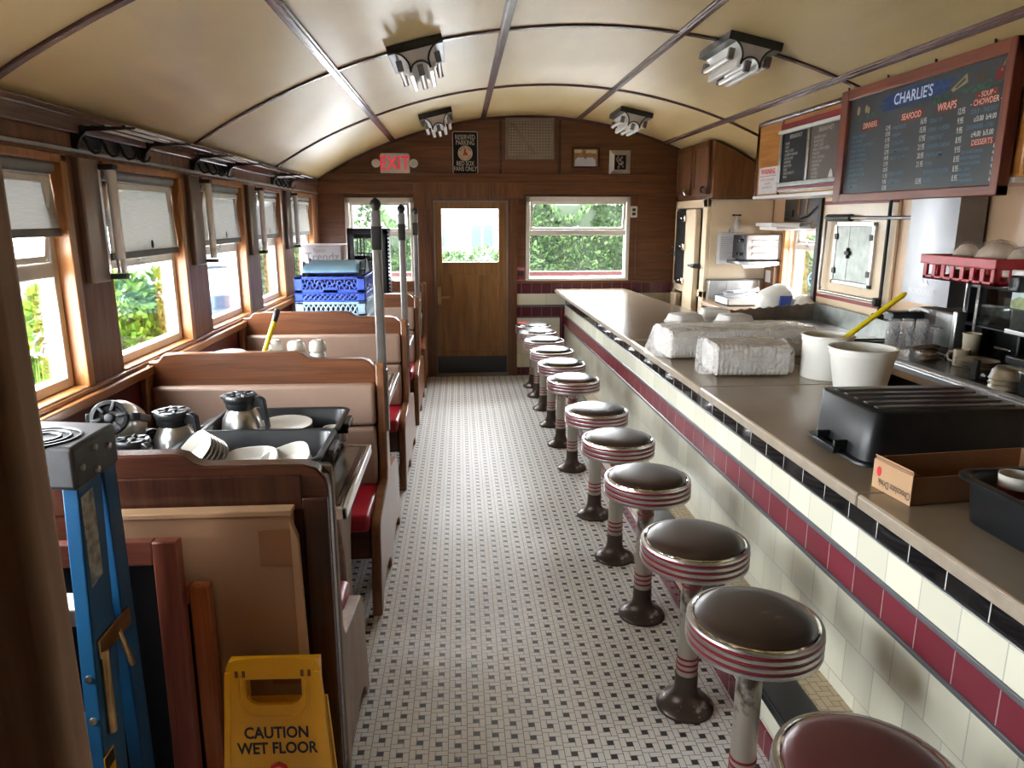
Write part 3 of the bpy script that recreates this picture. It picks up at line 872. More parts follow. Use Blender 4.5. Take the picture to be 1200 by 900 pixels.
for i, y in enumerate(yy):
    x = 0.782 - 0.0085*(y-1.7)
    if i == 4: make_stool(LEA_M, 'maroon-brown counter stool with a faded ring, first of the far row past the gap', (x, y, 0))
    elif i == 9:
        s = make_stool(LEA, 'last counter stool by the far wall, with red tape on its seat', (x, y, 0))
        mb = MB(); mb.prism([(-.16, -.05), (-.06, -.10), (-.02, .02), (-.08, .12), (-.15, .07)], .6555, .6645, 'xy')
        mb.build('red_tape', RED_V, [c for c in s.children if c.name.startswith('seat_pad')][0])
    else:
        lab = ['dark brown counter stool, third from the camera', 'dark brown counter stool, fourth from the camera', 'dark brown counter stool, fifth from the camera',
               'sixth counter stool from the camera, last one before the gap', '', 'shiny dark seat counter stool, second of the far row past the gap',
               'shiny dark seat counter stool, third of the far row past the gap', 'shiny dark seat counter stool, third from the far wall', 'shiny dark seat counter stool, second from the far wall'][i]
        dup(s2, (x, y, 0), lab)
mb = MB()
for x, y, r in ((.02, -.02, .018), (.045, -.045, .013), (.0, .005, .008)): mb.lathe([(r, .6655), (r*.6, .6668)], 9, (x, y, 0), 1, .5)
mb.build('scuff_mark', plain('scuffed_leather', (0.07, 0.055, 0.05), 0.6), [c for c in s2.children if c.name.startswith('seat_pad')][0])

# ------------------------------------------------------------------ on the left wall: lamps, blinds, racks
def make_column_lamp(label, y):
    t = thing('column_lamp', label, 'wall lamp', (XL, y, 1.45), group='upright tube lamps on the window pilasters')
    mb = MB(); mb.prism([(0, -.085), (.024, -.085), (.030, -.078), (.034, .045), (.030, .05), (0, .05)], 0.0, 0.475, 'xy')
    mb.build('housing', LAMP_METAL, t, bevel=0.003)
    mb = MB(); mb.prism([(0, .05), (.030, .05), (.012, .11), (0.0, .11)], 0.015, 0.46, 'xy')
    mb.build('reflector', STEEL, t, bevel=0.002)
    mb = MB(); mb.M = T(.065, .085, 0); mb.lathe([(.017, .03), (.0185, .035), (.0185, .435), (.017, .44)], 20)
    tu = mb.build('lamp_tube', TUBE_W, t)
    mb = MB(); mb.M = T(.065, .085, 0); mb.lathe([(.0188, .03), (.0192, .032), (.0192, .085), (.0186, .087)], 20)
    mb.build('metal_cap', STEEL, tu)
    for z in (0.005, 0.44):
        mb = MB(); mb.bx(.02, .085, .062, .108, z, z+.022)
        mb.build('lamp_socket', DGREY, t, bevel=0.004)
    return t
lamps = [(3.04, 'upright tube lamp on the pilaster right of the window showing the pickup'),
         (4.19, 'upright tube lamp on the pilaster right of the window showing the green shrub'),
         (5.30, 'third upright tube lamp from the camera, above the blue dish racks'),
         (6.40, 'upright tube lamp nearest the far wall')]
l0 = make_column_lamp(lamps[0][1], lamps[0][0])
for y, lab in lamps[1:]: dup(l0, (XL, y, 1.45), lab)

blind_labels = ['', 'grey roller blind of the window nearest the camera, over the pickup',
                'grey roller blind over the window with the green shrub', 'grey roller blind over the window with the blue-tinted car',
                'small grey roller blind above the blue dish racks', 'smallest grey roller blind, nearest the far wall']
drops = [1.60, 1.635, 1.525, 1.545, 1.55, 1.55]
for i, (a, b) in enumerate(WIN):
    if i < 1: continue
    a2, b2 = a+.05, b-.05
    L = b2-a2
    t = thing('roller_blind', blind_labels[i], 'blind', (XL-.02, a2, drops[i]), group='grey roller blinds on the left windows')
    h = HEAD - .06 - drops[i]
    mb = MB(); mb.grid(lambda u, v: (.004*math.sin(u*9+v*2)*(1-v) - .012*v, u*L, .02+v*(h-.01)), 24, 10)
    mb.build('blind_fabric', SHADE, t)
    mb = MB(); mb.rod((-.014, 0, h+.014), (-.014, L, h+.014), .026, 18)
    mb.build('roller_tube', SHADE_TUBE, t)
    mb = MB(); mb.bx(-.008, .006, 0, L, 0, .03)
    mb.build('bottom_bar', SHADE_BAR, t, bevel=0.003)
    if i in (2, 3, 4):
        mb = MB(); mb.lathe([(.012, -.004), (.016, 0), (.012, .004)], 14); mb.v = [(.008, L*.55 + y_*1.0, .055 + x_*1.3) for x_, y_, z_ in mb.v]
        mb.build('pull_mark', SHADE_BAR, t)

def make_rack(label, y):
    t = thing('coat_rack', label, 'coat rack', (XL, y, 1.965), group='iron coat racks above the left windows')
    mb = MB()
    for x in (.06, .13, .20): mb.cbox((x, .30, .075), (.022, .60, .008))
    mb.build('shelf_slats', STEEL, t, bevel=0.002)
    mb = MB(); mb.cbox((.0, .30, .045), (.012, .60, .085))
    for x in (.045, .125, .20): mb.rod((x, -.012, .07), (x, .0, .07), .009, 8)
    mb.build('wall_rail', BLACK_M, t, bevel=0.002)
    for k in (0.0, 0.60):
        mb = MB()
        mb.prism([(0, -.005), (.02, -.01), (.035, .03), (.06, .055), (.235, .064), (.24, .072), (.0, .078)], k-.007, k+.007, 'xz')
        mb.build('bracket', BLACK_M, t, bevel=0.002)
    for k in range(4):
        mb = MB(); y_ = .07 + k*.15
        mb.tube([(.006, y_, .05), (.022, y_, .025), (.03, y_, -.002), (.045, y_+.004, -.016), (.065, y_+.008, -.012), (.075, y_+.010, .008)], [.009, .008, .007, .006, .005, .004], 10)
        mb.build('hook', BLACK_M, t)
    return t
r0 = make_rack('iron coat rack nearest the camera, above the window with the green shrub', 2.98)
dup(r0, (XL, 4.22, 1.965), 'second iron coat rack from the camera, middle of the left wall')
dup(r0, (XL, 5.95, 1.965), 'iron coat rack nearest the far wall')

# ------------------------------------------------------------------ ceiling lamps
def make_ceiling_lamp(label, x, y):
    sl = math.atan2(ceil_z(x+.02) - ceil_z(x-.02), .04)
    t = thing('ceiling_lamp', label, 'ceiling lamp', (x, y, ceil_z(x)-.004), (0, -sl, 0), group='fluted four-tube ceiling lamps')
    L = 0.50
    mb = MB(); mb.bx(-.15, .15, -.004, L+.004, -.045, 0)
    mb.build('black_base', BLACK, t, bevel=0.003)
    def arcp(cx, cz, r, a0, a1, n=8): return [(cx + r*math.cos(math.radians(a0+(a1-a0)*k/n)), cz + r*math.sin(math.radians(a0+(a1-a0)*k/n))) for k in range(n+1)]
    prof = [(-.142, -.035)] + arcp(-.142, -.125, .09, 90, 8) + arcp(0, -.160, .055, 170, 10) + arcp(.142, -.125, .09, 172, 90) + [(.142, -.035)]
    body = [(-.142, -.032)] + [(px_, pz_) for px_, pz_ in prof[1:-1]] + [(.142, -.032)]
    mb = MB(); mb.prism(body, 0.012, L-.012, 'xz')
    mb.build('reflector', WHITE_P, t, smooth=30)
    for y0_, y1_ in ((0.0, .012), (L-.012, L)):
        mb = MB(); mb.prism(body, y0_, y1_, 'xz')
        mb.build('end_cap', plain('warm_grey_enamel', (0.40, 0.37, 0.34), 0.4) if 'warm_grey_enamel' not in MATS else MATS['warm_grey_enamel'], t, smooth=30)
    mb = MB()
    for p, q in zip(body[1:-2], body[2:-1]): mb.rod((p[0], -.001, p[1]), (q[0], -.001, q[1]), .0055, 6)
    mb.build('cap_edging', BLACK, t)
    for cx, cz in ((-.105, -.118), (0.0, -.160), (.105, -.118)):
        mb = MB(); mb.rod((cx, .055, cz), (cx, L-.055, cz), .0135, 14)
        tu = mb.build('lamp_tube', TUBE_W, t)
        for y_ in (.03, L-.055):
            mb = MB(); mb.bx(cx-.016, cx+.016, y_, y_+.028, cz-.012, cz+.045); mb.build('lamp_socket', SOCKET, tu, bevel=0.003)
    for cx, cz in ((-.055, -.150), (.055, -.150)):
        mb = MB(); mb.bx(cx-.014, cx+.014, .02, L-.02, cz-.016, cz+.03)
        mb.build('divider', WHITE_P, t, bevel=0.006)
    return t
c0 = make_ceiling_lamp('fluted white ceiling lamp on a black base, nearest one left of the centre rib', -0.225, 4.12)
for x, y, lab in ((1.60, 4.05, 'fluted white ceiling lamp on a black base, nearest one on the right above the counter'),
                  (-0.20, 6.72, 'far small ceiling lamp above the exit sign and parking sign'), (1.60, 6.70, 'far small ceiling lamp above the framed pictures')):
    sl = math.atan2(ceil_z(x+.02) - ceil_z(x-.02), .04)
    dup(c0, (x, y, ceil_z(x)-.004), lab, rot=(0, -sl, 0))

# ------------------------------------------------------------------ things on the far wall
FW = YF - 0.002
FM = lambda x, z, y=FW: M3((1, 0, 0), (0, 0, 1), (x, y, z))
# exit sign
t = thing('exit_sign', 'white exit sign with red letters and two round lamps', 'exit sign', (-0.65, YF, 2.148))
mb = MB(); mb.prism(rrect(-.150, .150, 0.0, .205, .022), -.045, 0, 'xz')
bd = mb.build('housing', plain('pale_sign_plastic', (0.55, 0.50, 0.47), 0.5), t, bevel=0.006)
mb = MB(); mb.text('EXIT', .190, M3((1, 0, 0), (0, 0, 1), (0.0, -.0465, .103)), sx=0.80, bold=0.004)
mb.build('letters', emit('red_lit_letters', (0.80, 0.02, 0.05), 0.28), bd)
for s in (-1, 1):
    mb = MB(); mb.M = T(s*.193, -.03, .105) @ Matrix.Rotation(PI/2, 4, 'X')
    mb.lathe([(.030, -.03), (.042, -.01), (.044, .01), (.040, .018), (.02, .024), (.001, .025)], 24)
    lh = mb.build('lamp_head', WHITE_P, t)
    mb = MB(); mb.M = T(s*.193, -.056, .105) @ Matrix.Rotation(PI/2, 4, 'X'); mb.lathe([(.03, -.001), (.026, .004), (.001, .006)], 20)
    mb.build('lamp_lens', STEEL, lh)
# parking sign
t = thing('parking_sign', 'black reserved parking sign with white letters and a round red emblem', 'sign', (0.074, YF, 2.143))
mb = MB(); mb.prism(rrect(-.140, .140, 0, .44, .022), -.008, 0, 'xz')
pl = mb.build('sign_plate', BOARD_BLK, t, bevel=0.001)
mb = MB()
o_, i_ = rrect(-.134, .134, .006, .434, .020), rrect(-.124, .124, .016, .424, .014)
k = len(o_)
mb.add([(x, -.0086, z) for x, z in o_] + [(x, -.0086, z) for x, z in i_], [(j, (j+1) % k, (j+1) % k + k, j+k) for j in range(k)])
mb.build('border_line', plain('sign_border', (0.42, 0.33, 0.30), 0.5), pl)
plain('sign_letters', (0.50, 0.45, 0.38), 0.6)
for s, z, sz in (('RESERVED', .372, .066), ('PARKING', .318, .066), ('RED SOX', .112, .064), ('FANS ONLY', .058, .064)):
    mb = MB(); mb.text(s, sz, M3((1, 0, 0), (0, 0, 1), (0, -.0085, z)), sx=.70, bold=.01)
    mb.build('lettering', MATS['sign_letters'], pl)
mb = MB(); mb.M = T(0, -.0085, .216) @ Matrix.Rotation(PI/2, 4, 'X'); mb.lathe([(.076, 0), (.076, .0012)], 36)
em = mb.build('emblem_disc', plain('emblem_cream', (0.50, 0.38, 0.24), 0.6), pl)
mb = MB()
mb.prism([(-.012, .268-.216), (.010, .268-.216+.002), (.006, .02), (.030, -.012), (.034, -.022), (.020, -.030), (-.004, -.018), (-.010, -.034), (-.026, -.030), (-.022, -.006), (-.016, .01)], -.0108, -.0100, 'xz')
mb.v = [(x*.85, y, z*.85 + .216) for x, y, z in mb.v]
mb.build('emblem_socks', plain('emblem_red', (0.38, 0.02, 0.02), 0.6), pl)
mb = MB()
def arc_text(mb, s, R, a0, a1, size, flip=1):
    for i, ch in enumerate(s):
        a = math.radians(a0 + (a1-a0)*i/max(1, len(s)-1))
        px_, pz_ = R*math.cos(a), R*math.sin(a)
        d = a - PI/2 if flip > 0 else a + PI/2
        mb.text(ch, size, M3((math.cos(d), 0, math.sin(d)), (-math.sin(d), 0, math.cos(d)), (px_, -.0102, .216+pz_)), bold=.02)
arc_text(mb, 'BOSTON', .060, 150, 30, .026)
mb.build('emblem_top_letters', INK, pl)
mb = MB(); arc_text(mb, 'RED SOX', .060, 210, 330, .024, -1)
mb.build('emblem_bottom_letters', MATS['emblem_red'], pl)
# vent
t = thing('vent_grille', 'square grey wall vent with a pierced grid above the door', 'vent', (0.745, YF, 2.30))
mb = MB(); W2, H2 = .255, .41
for b in ((-W2, W2, 0, .035), (-W2, W2, H2-.035, H2), (-W2, -W2+.03, 0, H2), (W2-.03, W2, 0, H2)): mb.bx(b[0], b[1], -.03, 0, b[2], b[3])
mb.build('vent_frame', plain('dull_bronze', (0.20, 0.15, 0.11), 0.5), t, bevel=0.004)
mb = MB()
nx, nz = 15, 12
for i in range(nx+1):
    x = -W2+.03 + (2*W2-.06)*i/nx; mb.bx(x-.0065, x+.0065, -.024, -.016, .03, H2-.03)
for i in range(nz+1):
    z = .035 + (H2-.07)*i/nz; mb.bx(-W2+.03, W2-.03, -.023, -.015, z-.0065, z+.0065)
mb.build('grid', MATS['dull_bronze'], t)
mb = MB(); mb.bx(-W2+.02, W2-.02, -.008, -.001, .02, H2-.02)
bk = mb.build('pale_backing', plain('pale_filter', (0.50, 0.46, 0.36), 0.8), t)
mb = MB(); mb.prism([(-.21, .36), (-.165, .36), (.08, .05), (.035, .05)], -.014, -.009, 'xz')
mb.build('rusty_strap', plain('rusty_strap', (0.30, 0.15, 0.07), 0.7), bk)
# framed pictures
t = thing('framed_photo', 'framed photo of two people in white shirts on the far wall', 'picture', (1.334, YF, 2.212))
mb = MB(); mb.bx(-.148, .148, -.022, 0, 0, .215); mb.build('picture_frame', W_BACK, t, bevel=0.005)
mb = MB(); mb.bx(-.125, .125, -.0235, -.018, .022, .193); ph = mb.build('print', plain('photo_wall_tone', (0.22, 0.12, 0.05), 0.3, 0, 0.3, 18), t)
mb = MB()
for x in (-.055, .045): mb.prism([(x-.062, .024), (x+.062, .024), (x+.055, .085), (x+.03, .112), (x-.03, .112), (x-.055, .085)], -.0246, -.0240, 'xz')
mb.build('white_shirts', plain('photo_shirts', (0.42, 0.43, 0.50), 0.35), ph)
mb = MB()
for x in (-.055, .045):
    mb.prism([(x+.024*math.cos(a*PI/8), .134+.028*math.sin(a*PI/8)) for a in range(16)], -.0246, -.0240, 'xz')
mb.build('faces', plain('photo_skin', (0.30, 0.14, 0.085), 0.35), ph)
mb = MB(); mb.bx(-.12, -.045, -.0246, -.024, .155, .188); mb.bx(.0, .11, -.0246, -.024, .15, .185)
mb.build('photo_background', plain('photo_bright', (0.50, 0.40, 0.20), 0.35), ph)
t = thing('framed_photo', 'small picture in a silver frame with a dark group photo', 'picture', (1.70, YF, 2.152))
mb = MB()
o_ = [(-.112, 0), (.112, 0), (.112, .245), (-.112, .245)]; i_ = [(-.062, .05), (.062, .05), (.062, .195), (-.062, .195)]
mb.add([(x, -.012, z) for x, z in o_] + [(x, -.028, z) for x, z in i_] + [(x, 0, z) for x, z in o_],
       [(j, (j+1) % 4, (j+1) % 4+4, j+4) for j in range(4)] + [(j+8, (j+1) % 4+8, (j+1) % 4, j) for j in range(4)])
mb.build('picture_frame', plain('silver_frame', (0.42, 0.38, 0.32), 0.35, 0.5), t, smooth=0)
mb = MB(); mb.bx(-.064, .064, -.024, -.004, .048, .197); ph = mb.build('print', BOARD_BLK, t)
random.seed(3)
for nm_, m_, n_ in (('light_figures', plain('photo_pink', (0.35, 0.20, 0.18), 0.4), 9), ('pale_figures', plain('photo_pale', (0.4, 0.42, 0.42), 0.4), 7)):
    mb = MB()
    for _ in range(n_):
        x, z, r = random.uniform(-.04, .04), random.uniform(.07, .18), random.uniform(.006, .013)
        mb.prism([(x+r*math.cos(a*PI/5), z+1.4*r*math.sin(a*PI/5)) for a in range(10)], -.0250, -.0243, 'xz')
    mb.build(nm_, m_, ph)
# wall thermostat and fire notice
t = thing('wall_switch', 'small white two-button wall plate right of the far window', 'wall switch', (1.87, YF, 1.71))
mb = MB(); mb.prism(rrect(-.044, .044, 0, .118, .008), -.012, 0, 'xz'); mb.build('cover_plate', WHITE_P, t, bevel=0.003)
mb = MB(); mb.bx(-.018, .018, -.016, -.01, .065, .095); mb.bx(-.018, .018, -.016, -.01, .022, .052); mb.build('buttons', DGREY, t, bevel=0.002)
t = thing('fire_notice', 'small red fire notice beside the far right window', 'sign', (0.655, YF-.04, 1.045))
mb = MB(); mb.bx(-.054, .054, 0.030, .036, 0, .148); pl = mb.build('notice_plate', RED_PAINT, t)
mb = MB(); mb.text('FIRE', .042, M3((1, 0, 0), (0, 0, 1), (0, .0297, .122)), bold=.03); mb.bx(-.05, .05, .0292, .0298, .003, .007); mb.bx(-.05, -.046, .0292, .0298, .003, .145); mb.bx(.046, .05, .0292, .0298, .003, .145)
mb.build('white_print', plain('notice_print', (0.55, 0.38, 0.36), 0.6), pl)
mb = MB(); mb.bx(-.03, .03, .0290, .0300, .045, .098); mb.build('dark_window', DGREY, pl)
mb = MB(); mb.bx(-.028, .028, .0280, .0290, .064, .072); mb.build('black_slot', INK, pl)

# ------------------------------------------------------------------ right side: refrigerator and cupboard
FX, FY = 2.32, 6.80
t = thing('refrigerator', 'old cream refrigerator with chrome latches in the far right corner', 'refrigerator', (2.65, 7.31, 0))
O = T(-2.65, -7.31, 0)
def rp(name, m, *bs, bevel=0.0, par=None, seg=2):
    mb = MB(); mb.M = O
    for b in bs: mb.bx(*b)
    return mb.build(name, m, par or t, bevel=bevel, seg=seg)
rp('cabinet_body', CREAM_E, (FX+.03, XR-.003, FY, YF-.03, 0.0, 1.88), bevel=0.02, seg=3)
rp('front_frame', CREAM_E, (FX, FX+.04, FY, FY+.12, .05, 1.88), (FX, FX+.04, YF-.10, YF-.03, .05, 1.88), (FX, FX+.04, FY, YF-.03, 1.80, 1.88), (FX, FX+.04, FY, YF-.03, .95, 1.02), bevel=0.008)
rp('dark_gasket', BLACK, (FX+.012, FX+.035, FY+.11, YF-.09, .06, 1.81))
d = rp('door', CREAM_E, (FX-.045, FX+.015, FY+.19, FY+.50, .60, 1.79), bevel=0.012)
for z in (1.70, 1.42, 1.08):
    mb = MB(); mb.M = O; mb.bx(FX-.075, FX-.04, FY+.46, FY+.52, z-.03, z+.03); mb.rod((FX-.07, FY+.53, z), (FX-.07, FY+.62, z+.01), .012, 8)
    mb.build('latch', CHROME, d, bevel=0.004)
mb = MB(); mb.M = O; mb.bx(FX-.07, FX+.0, FY+.10, FY+.20, 1.23, 1.27); mb.rod((FX-.07, FY+.09, 1.25), (FX-.07, FY+.26, 1.25), .014, 8)
mb.build('hinge', DGREY, d, bevel=0.004)
d = rp('lower_door', CREAM_E, (FX-.045, FX+.015, FY+.72, FY+.92, .30, .93), bevel=0.012)
mb = MB(); mb.M = O; mb.bx(FX-.08, FX-.045, FY+.66, FY+.74, .70, .76)
mb.build('latch', CHROME, d, bevel=0.004)
d = rp('upper_door', BLACK, (FX-.02, FX+.015, FY+.56, FY+.90, 1.05, 1.78), bevel=0.006)
mb = MB(); mb.M = O; mb.rod((FX-.06, FY+.94, 1.33), (FX-.02, FY+.94, 1.33), .012, 8); mb.rod((FX-.05, FY+.9, 1.40), (FX-.05, FY+.98, 1.40), .012, 8); mb.bx(FX-.05, FX, FY+.86, FY+.92, 1.31, 1.36)
mb.build('latch', CHROME, d)

t = thing('wall_cupboard', 'dark wooden cupboard above the refrigerator', 'cupboard', (2.65, 7.25, 1.885))
CY = 6.72
mb = MB(); mb.M = T(-2.65, -7.25, -1.885)
cx = [2.33 + (XR-.004-2.33)*k/8 for k in range(9)]
mb.prism([(2.33, 1.885), (XR-.004, 1.885)] + [(x, min(ceil_z(x)-.03, 2.50)) for x in reversed(cx)], CY, YF-.06, 'xz')
mb.build('cupboard_body', W_DARKZ, t, bevel=0.006)
for k in range(2):
    a = CY+.06 + k*.52; b = a+.46
    mb = MB(); mb.M = T(-2.65, -7.25, -1.885); mb.bx(2.308, 2.33, a, b, 1.92, 2.40)
    d = mb.build('door', W_DARKZ, t, bevel=0.004)
    mb = MB(); mb.M = T(-2.65, -7.25, -1.885)
    for q in ((a, a+.06, 1.92, 2.40), (b-.06, b, 1.92, 2.40), (a, b, 1.92, 1.98), (a, b, 2.34, 2.40)): mb.bx(2.298, 2.31, *q)
    mb.build('raised_frame', W_DARKZ, d, bevel=0.003)
    mb = MB(); mb.M = T(-2.65, -7.25, -1.885); mb.tube([(2.30, a+.10, 1.99), (2.275, a+.10, 1.985), (2.27, a+.10, 1.955), (2.285, a+.10, 1.935)], .008, 8)
    mb.build('hook_pull', BLACK_M if k == 0 else CHROME, d)

# ------------------------------------------------------------------ soffit and menu boards
SX = 2.35
def soffit(y0_, y1_, m, label):
    cx = [SX + (XR-SX)*k/8 for k in range(9)]
    mb = MB(); mb.prism([(SX, 1.872), (XR, 1.872)] + [(x, ceil_z(x)-.004) for x in reversed(cx)], y0_, y1_, 'xz')
    return trim(mb, m, label, 0.012)
soffit(2.98, 5.78, W_SOFFIT, 'amber plywood soffit that carries the menu boards')
soffit(YN, 2.976, W_BACK, 'soffit end right of the big chalkboard, coloured dark for shade')  # dark wood stands in for shade on this end of the soffit
mb = MB(); mb.bx(SX-.012, SX+.30, 3.0, 5.79, 1.848, 1.872)
trim(mb, WHITE_P, 'white rim under the menu soffit', 0.004)
mb = MB(); mb.bx(SX-.008, SX+.01, 5.335, 5.355, 1.87, 2.405); mb.bx(SX-.010, SX+.006, 5.75, 5.78, 1.87, 2.405)
trim(mb, W_BACK, 'dark uprights on the amber soffit', 0.003)
mb = MB(); mb.tube([(2.50, 5.80, ceil_z(2.5)-.012), (2.40, 5.795, ceil_z(2.40)-.012), (2.345, 5.74, ceil_z(2.34)-.015), (2.333, 5.6, ceil_z(2.333)-.018), (2.333, 1.0, ceil_z(2.333)-.018)], .018, 10)
trim(mb, W_RIBX, 'dark moulding rail above the menu boards', 0)

def on_wall(y0_, z0_, x=0.0):
    """plane that faces the aisle: text x runs towards the camera, text y runs up"""
    return lambda u, z, d=0.0: M3((0, -1, 0), (0, 0, 1), (x - d, -u, z))
BX, BY, BZ = 2.15, 4.128, 1.79
KB = 1.065
t = thing('menu_chalkboard', 'big framed chalkboard menu with a red-brown frame', 'menu board', (2.295, BY*KB, 1.7+(BZ-1.7)*KB))
t.scale = (1, KB, KB)
BW, BH = 1.297, 0.592
mb = MB(); mb.bx(0, .02, -BW+.04, -.04, .03, BH-.03)
bd = mb.build('board', BOARD, t)
for nm_, m_, b in (('frame_rail', W_REDY, (-.018, .035, -BW, 0, BH-.055, BH)), ('frame_rail', W_REDY, (-.018, .035, -BW, 0, 0, .042)),
                   ('frame_stile', W_RED, (-.020, .035, -BW, -BW+.042, 0, BH)), ('frame_stile', W_RED, (-.020, .035, -.075, 0, 0, BH))):
    mb = MB(); mb.bx(*b); mb.build(nm_, m_, t, bevel=0.004)
P_ = on_wall(0, 0)
def chalk(name, m, items, d=.0022, par=bd):
    for s, u, z, sz, al, sx in items:                # each line of writing is a piece of its own
        if s:
            mb = MB(); mb.text(s, sz, P_(u, z - BZ, d), al, sx, bold=.012); mb.build(name, m, par)
rows = [2.128, 2.104, 2.080, 2.055, 2.030, 2.005, 1.980, 1.955, 1.930, 1.900, 1.872]
din = ['ROAST TURKEY', 'POT ROAST', 'MEATLOAF SANDWICH', 'FRIED CHICKEN', 'LIVER + ONIONS', 'FRESH HADDOCK', 'ROAST PORK', 'BAKED STUFFED', 'CHICKEN POT PIE', 'HOT DOG', 'HAM STEAK']
sea = ['HADDOCK', 'SHRIMP', 'SCALLOPS', 'COMBINATION', 'FRIED CLAMS', '', 'CRAB CAKES', 'CLAM ROLL']
wra = ['STEAK TIP', 'STEAK + CHEESE', 'TURKEY BLT', 'CHICKEN CAESAR', 'THE PILGRIM', 'TUNA', 'BUFFALO CHICKEN', 'VEGGIE']
des = ['BROWNIE SUNDAE', 'BREAD PUDDING', 'INDIAN PUDDING', 'PIE - CAKE', 'MILKSHAKE', 'STRAWBERRY']
it = []
for i, s in enumerate(din): it.append((s, .125, rows[i], .021, 'LEFT', .95))
for i, s in enumerate(sea): it.append((s, .505, 2.136 - i*.0365, .024, 'LEFT', .9))
for i, s in enumerate(wra): it.append((s, .790, 2.131 - i*.0370, .025, 'LEFT', .8))
it += [('SOUP - THE DAY', 1.065, 2.134, .027, 'LEFT', .78), ('CHOWDER - CHILI', 1.050, 2.072, .025, 'LEFT', .78)]
for i, s in enumerate(des): it.append((s, 1.035, 1.974 - i*.0233, .018, 'LEFT', .85))
chalk('blue_chalk_line', CHALK_B, it)
it = []
dp = ["12.95", "13.95", "11.95", "13.95", "12.95", "14.95", "12.95", "10.95", "11.95", "9.95", "12.95"]
for i, s in enumerate(dp): it.append((s, .462+.002*i, 2.141 - i*.029, .031, 'CENTER', .62))
sp = ["16.95", "15.95", "17.95", "21.95", "20.95", "21.95", "", "15.95"]
for i, s in enumerate(sp): it.append((s, .745+.002*i, 2.139 - i*.0385, .036, 'CENTER', .62))
wp = ["12.95", "9.95", "9.95", "8.95", "9.95", "8.95", "8.95", "8.95"]
for i, s in enumerate(wp): it.append((s, 1.004+.0015*i, 2.147 - i*.0395, .036, 'CENTER', .62))
it += [('c/3.00  b/4.00', 1.155, 2.103, .030, 'CENTER', .8), ('c/4.00  b/5.00', 1.150, 2.042, .030, 'CENTER', .8)]
for i, s in enumerate(['6.00', '4.00', '5.00', '4.00', '5.00', '6.00']): it.append((s, 1.240, 1.987 - i*.0262, .024, 'CENTER', .7))
chalk('white_chalk_price', CHALK_W, it, .0024)
def patch(name, m, quads, d=.0012):
    mb = MB()
    for q in quads: mb.add([(-d, -u, z-BZ) for u, z in q], [tuple(range(len(q)))])
    return mb.build(name, m, bd, smooth=0)
for q_ in ([[(.215, 2.150), (.365, 2.158), (.37, 2.200), (.22, 2.195)], [(.555, 2.152), (.735, 2.160), (.74, 2.20), (.56, 2.195)],
      [(.835, 2.158), (.965, 2.165), (.97, 2.208), (.84, 2.20)], [(1.07, 2.150), (1.205, 2.156), (1.21, 2.215), (1.08, 2.21)], [(1.085, 1.99), (1.225, 1.995), (1.225, 2.025), (1.09, 2.02)]]): patch('red_chalk_band', CHALK_R, [q_])
patch('blue_chalk_banner', CHALK_DB, [[(.37, 2.232), (.42, 2.224), (.86, 2.243), (.93, 2.258), (.86, 2.268), (.96, 2.292), (.80, 2.305), (.62, 2.312), (.46, 2.300), (.36, 2.282), (.43, 2.266), (.35, 2.255), (.42, 2.246)]])
chalk('title', plain('title_chalk', (0.60, 0.68, 0.86), 0.8), [("CHARLIE'S", .638, 2.268, .072, 'CENTER', .92)], .0024)
chalk('pink_heading', CHALK_P, [('DINNERS', .292, 2.176, .040, 'CENTER', .8), ('SEAFOOD', .645, 2.176, .040, 'CENTER', .85), ('WRAPS', .902, 2.182, .046, 'CENTER', .85),
      ('- SOUP -', 1.148, 2.197, .030, 'CENTER', .9), ('- CHOWDER -', 1.148, 2.168, .034, 'CENTER', .85), ('DESSERTS', 1.155, 2.008, .032, 'CENTER', .9)], .0024)
random.seed(11)
q = []
for _ in range(70):
    u, z = random.uniform(.80, 1.25), 0
    z = 2.214 + (u-.80)*.04 + random.uniform(-.012, .02); w = random.uniform(.006, .016)
    q.append([(u-w, z), (u, z-.004), (u+w, z+.003), (u, z+.007)])
for _ in range(26):
    u = random.uniform(.13, .40); z = 2.222 + random.uniform(-.014, .016); w = random.uniform(.006, .014)
    q.append([(u-w, z), (u, z-.004), (u+w, z+.003), (u, z+.007)])
patch('green_chalk_leaves', CHALK_G, q, .0014)
patch('chalk_sandwich', CHALK_Y, [[(.915, 2.248), (1.01, 2.300), (1.02, 2.262), (.93, 2.236)]], .0018)
patch('chalk_sandwich_filling', BOARD, [[(.94, 2.252), (1.0, 2.284), (1.006, 2.272), (.95, 2.247)]], .0022)
circ = lambda u, z, r, s=1.2, n=16: [(u+r*math.cos(2*PI*k/n), z+r*s*math.sin(2*PI*k/n)) for k in range(n)]
patch('chalk_apple', plain('apple_chalk', srgb(120, 34, 34), 0.8), [circ(1.208, 2.262, .024)], .0018)
patch('chalk_fruit', CHALK_Y, [circ(1.208+.008, 2.275, .005), [(1.215, 2.288), (1.235, 2.318), (1.228, 2.29)], circ(.165, 2.262, .016, 1.5, 7), circ(.24, 2.262, .014, 1.6, 6), circ(.262, 2.255, .012, 1.6, 6)], .0022)
patch('chalk_burger', plain('brown_chalk', srgb(74, 62, 54), 0.8), [circ(1.105, 2.272, .035, .75)], .0018)
for k in range(4):
    mb = MB(); y_ = -.06 - k*.37
    mb.tube([(-.01, y_, BH-.01), (-.015, y_, BH+.03), (.005, y_, BH+.05), (.02, y_, BH+.04)], .006, 8)
    mb.build('hanging_hook', BLACK_M, t)

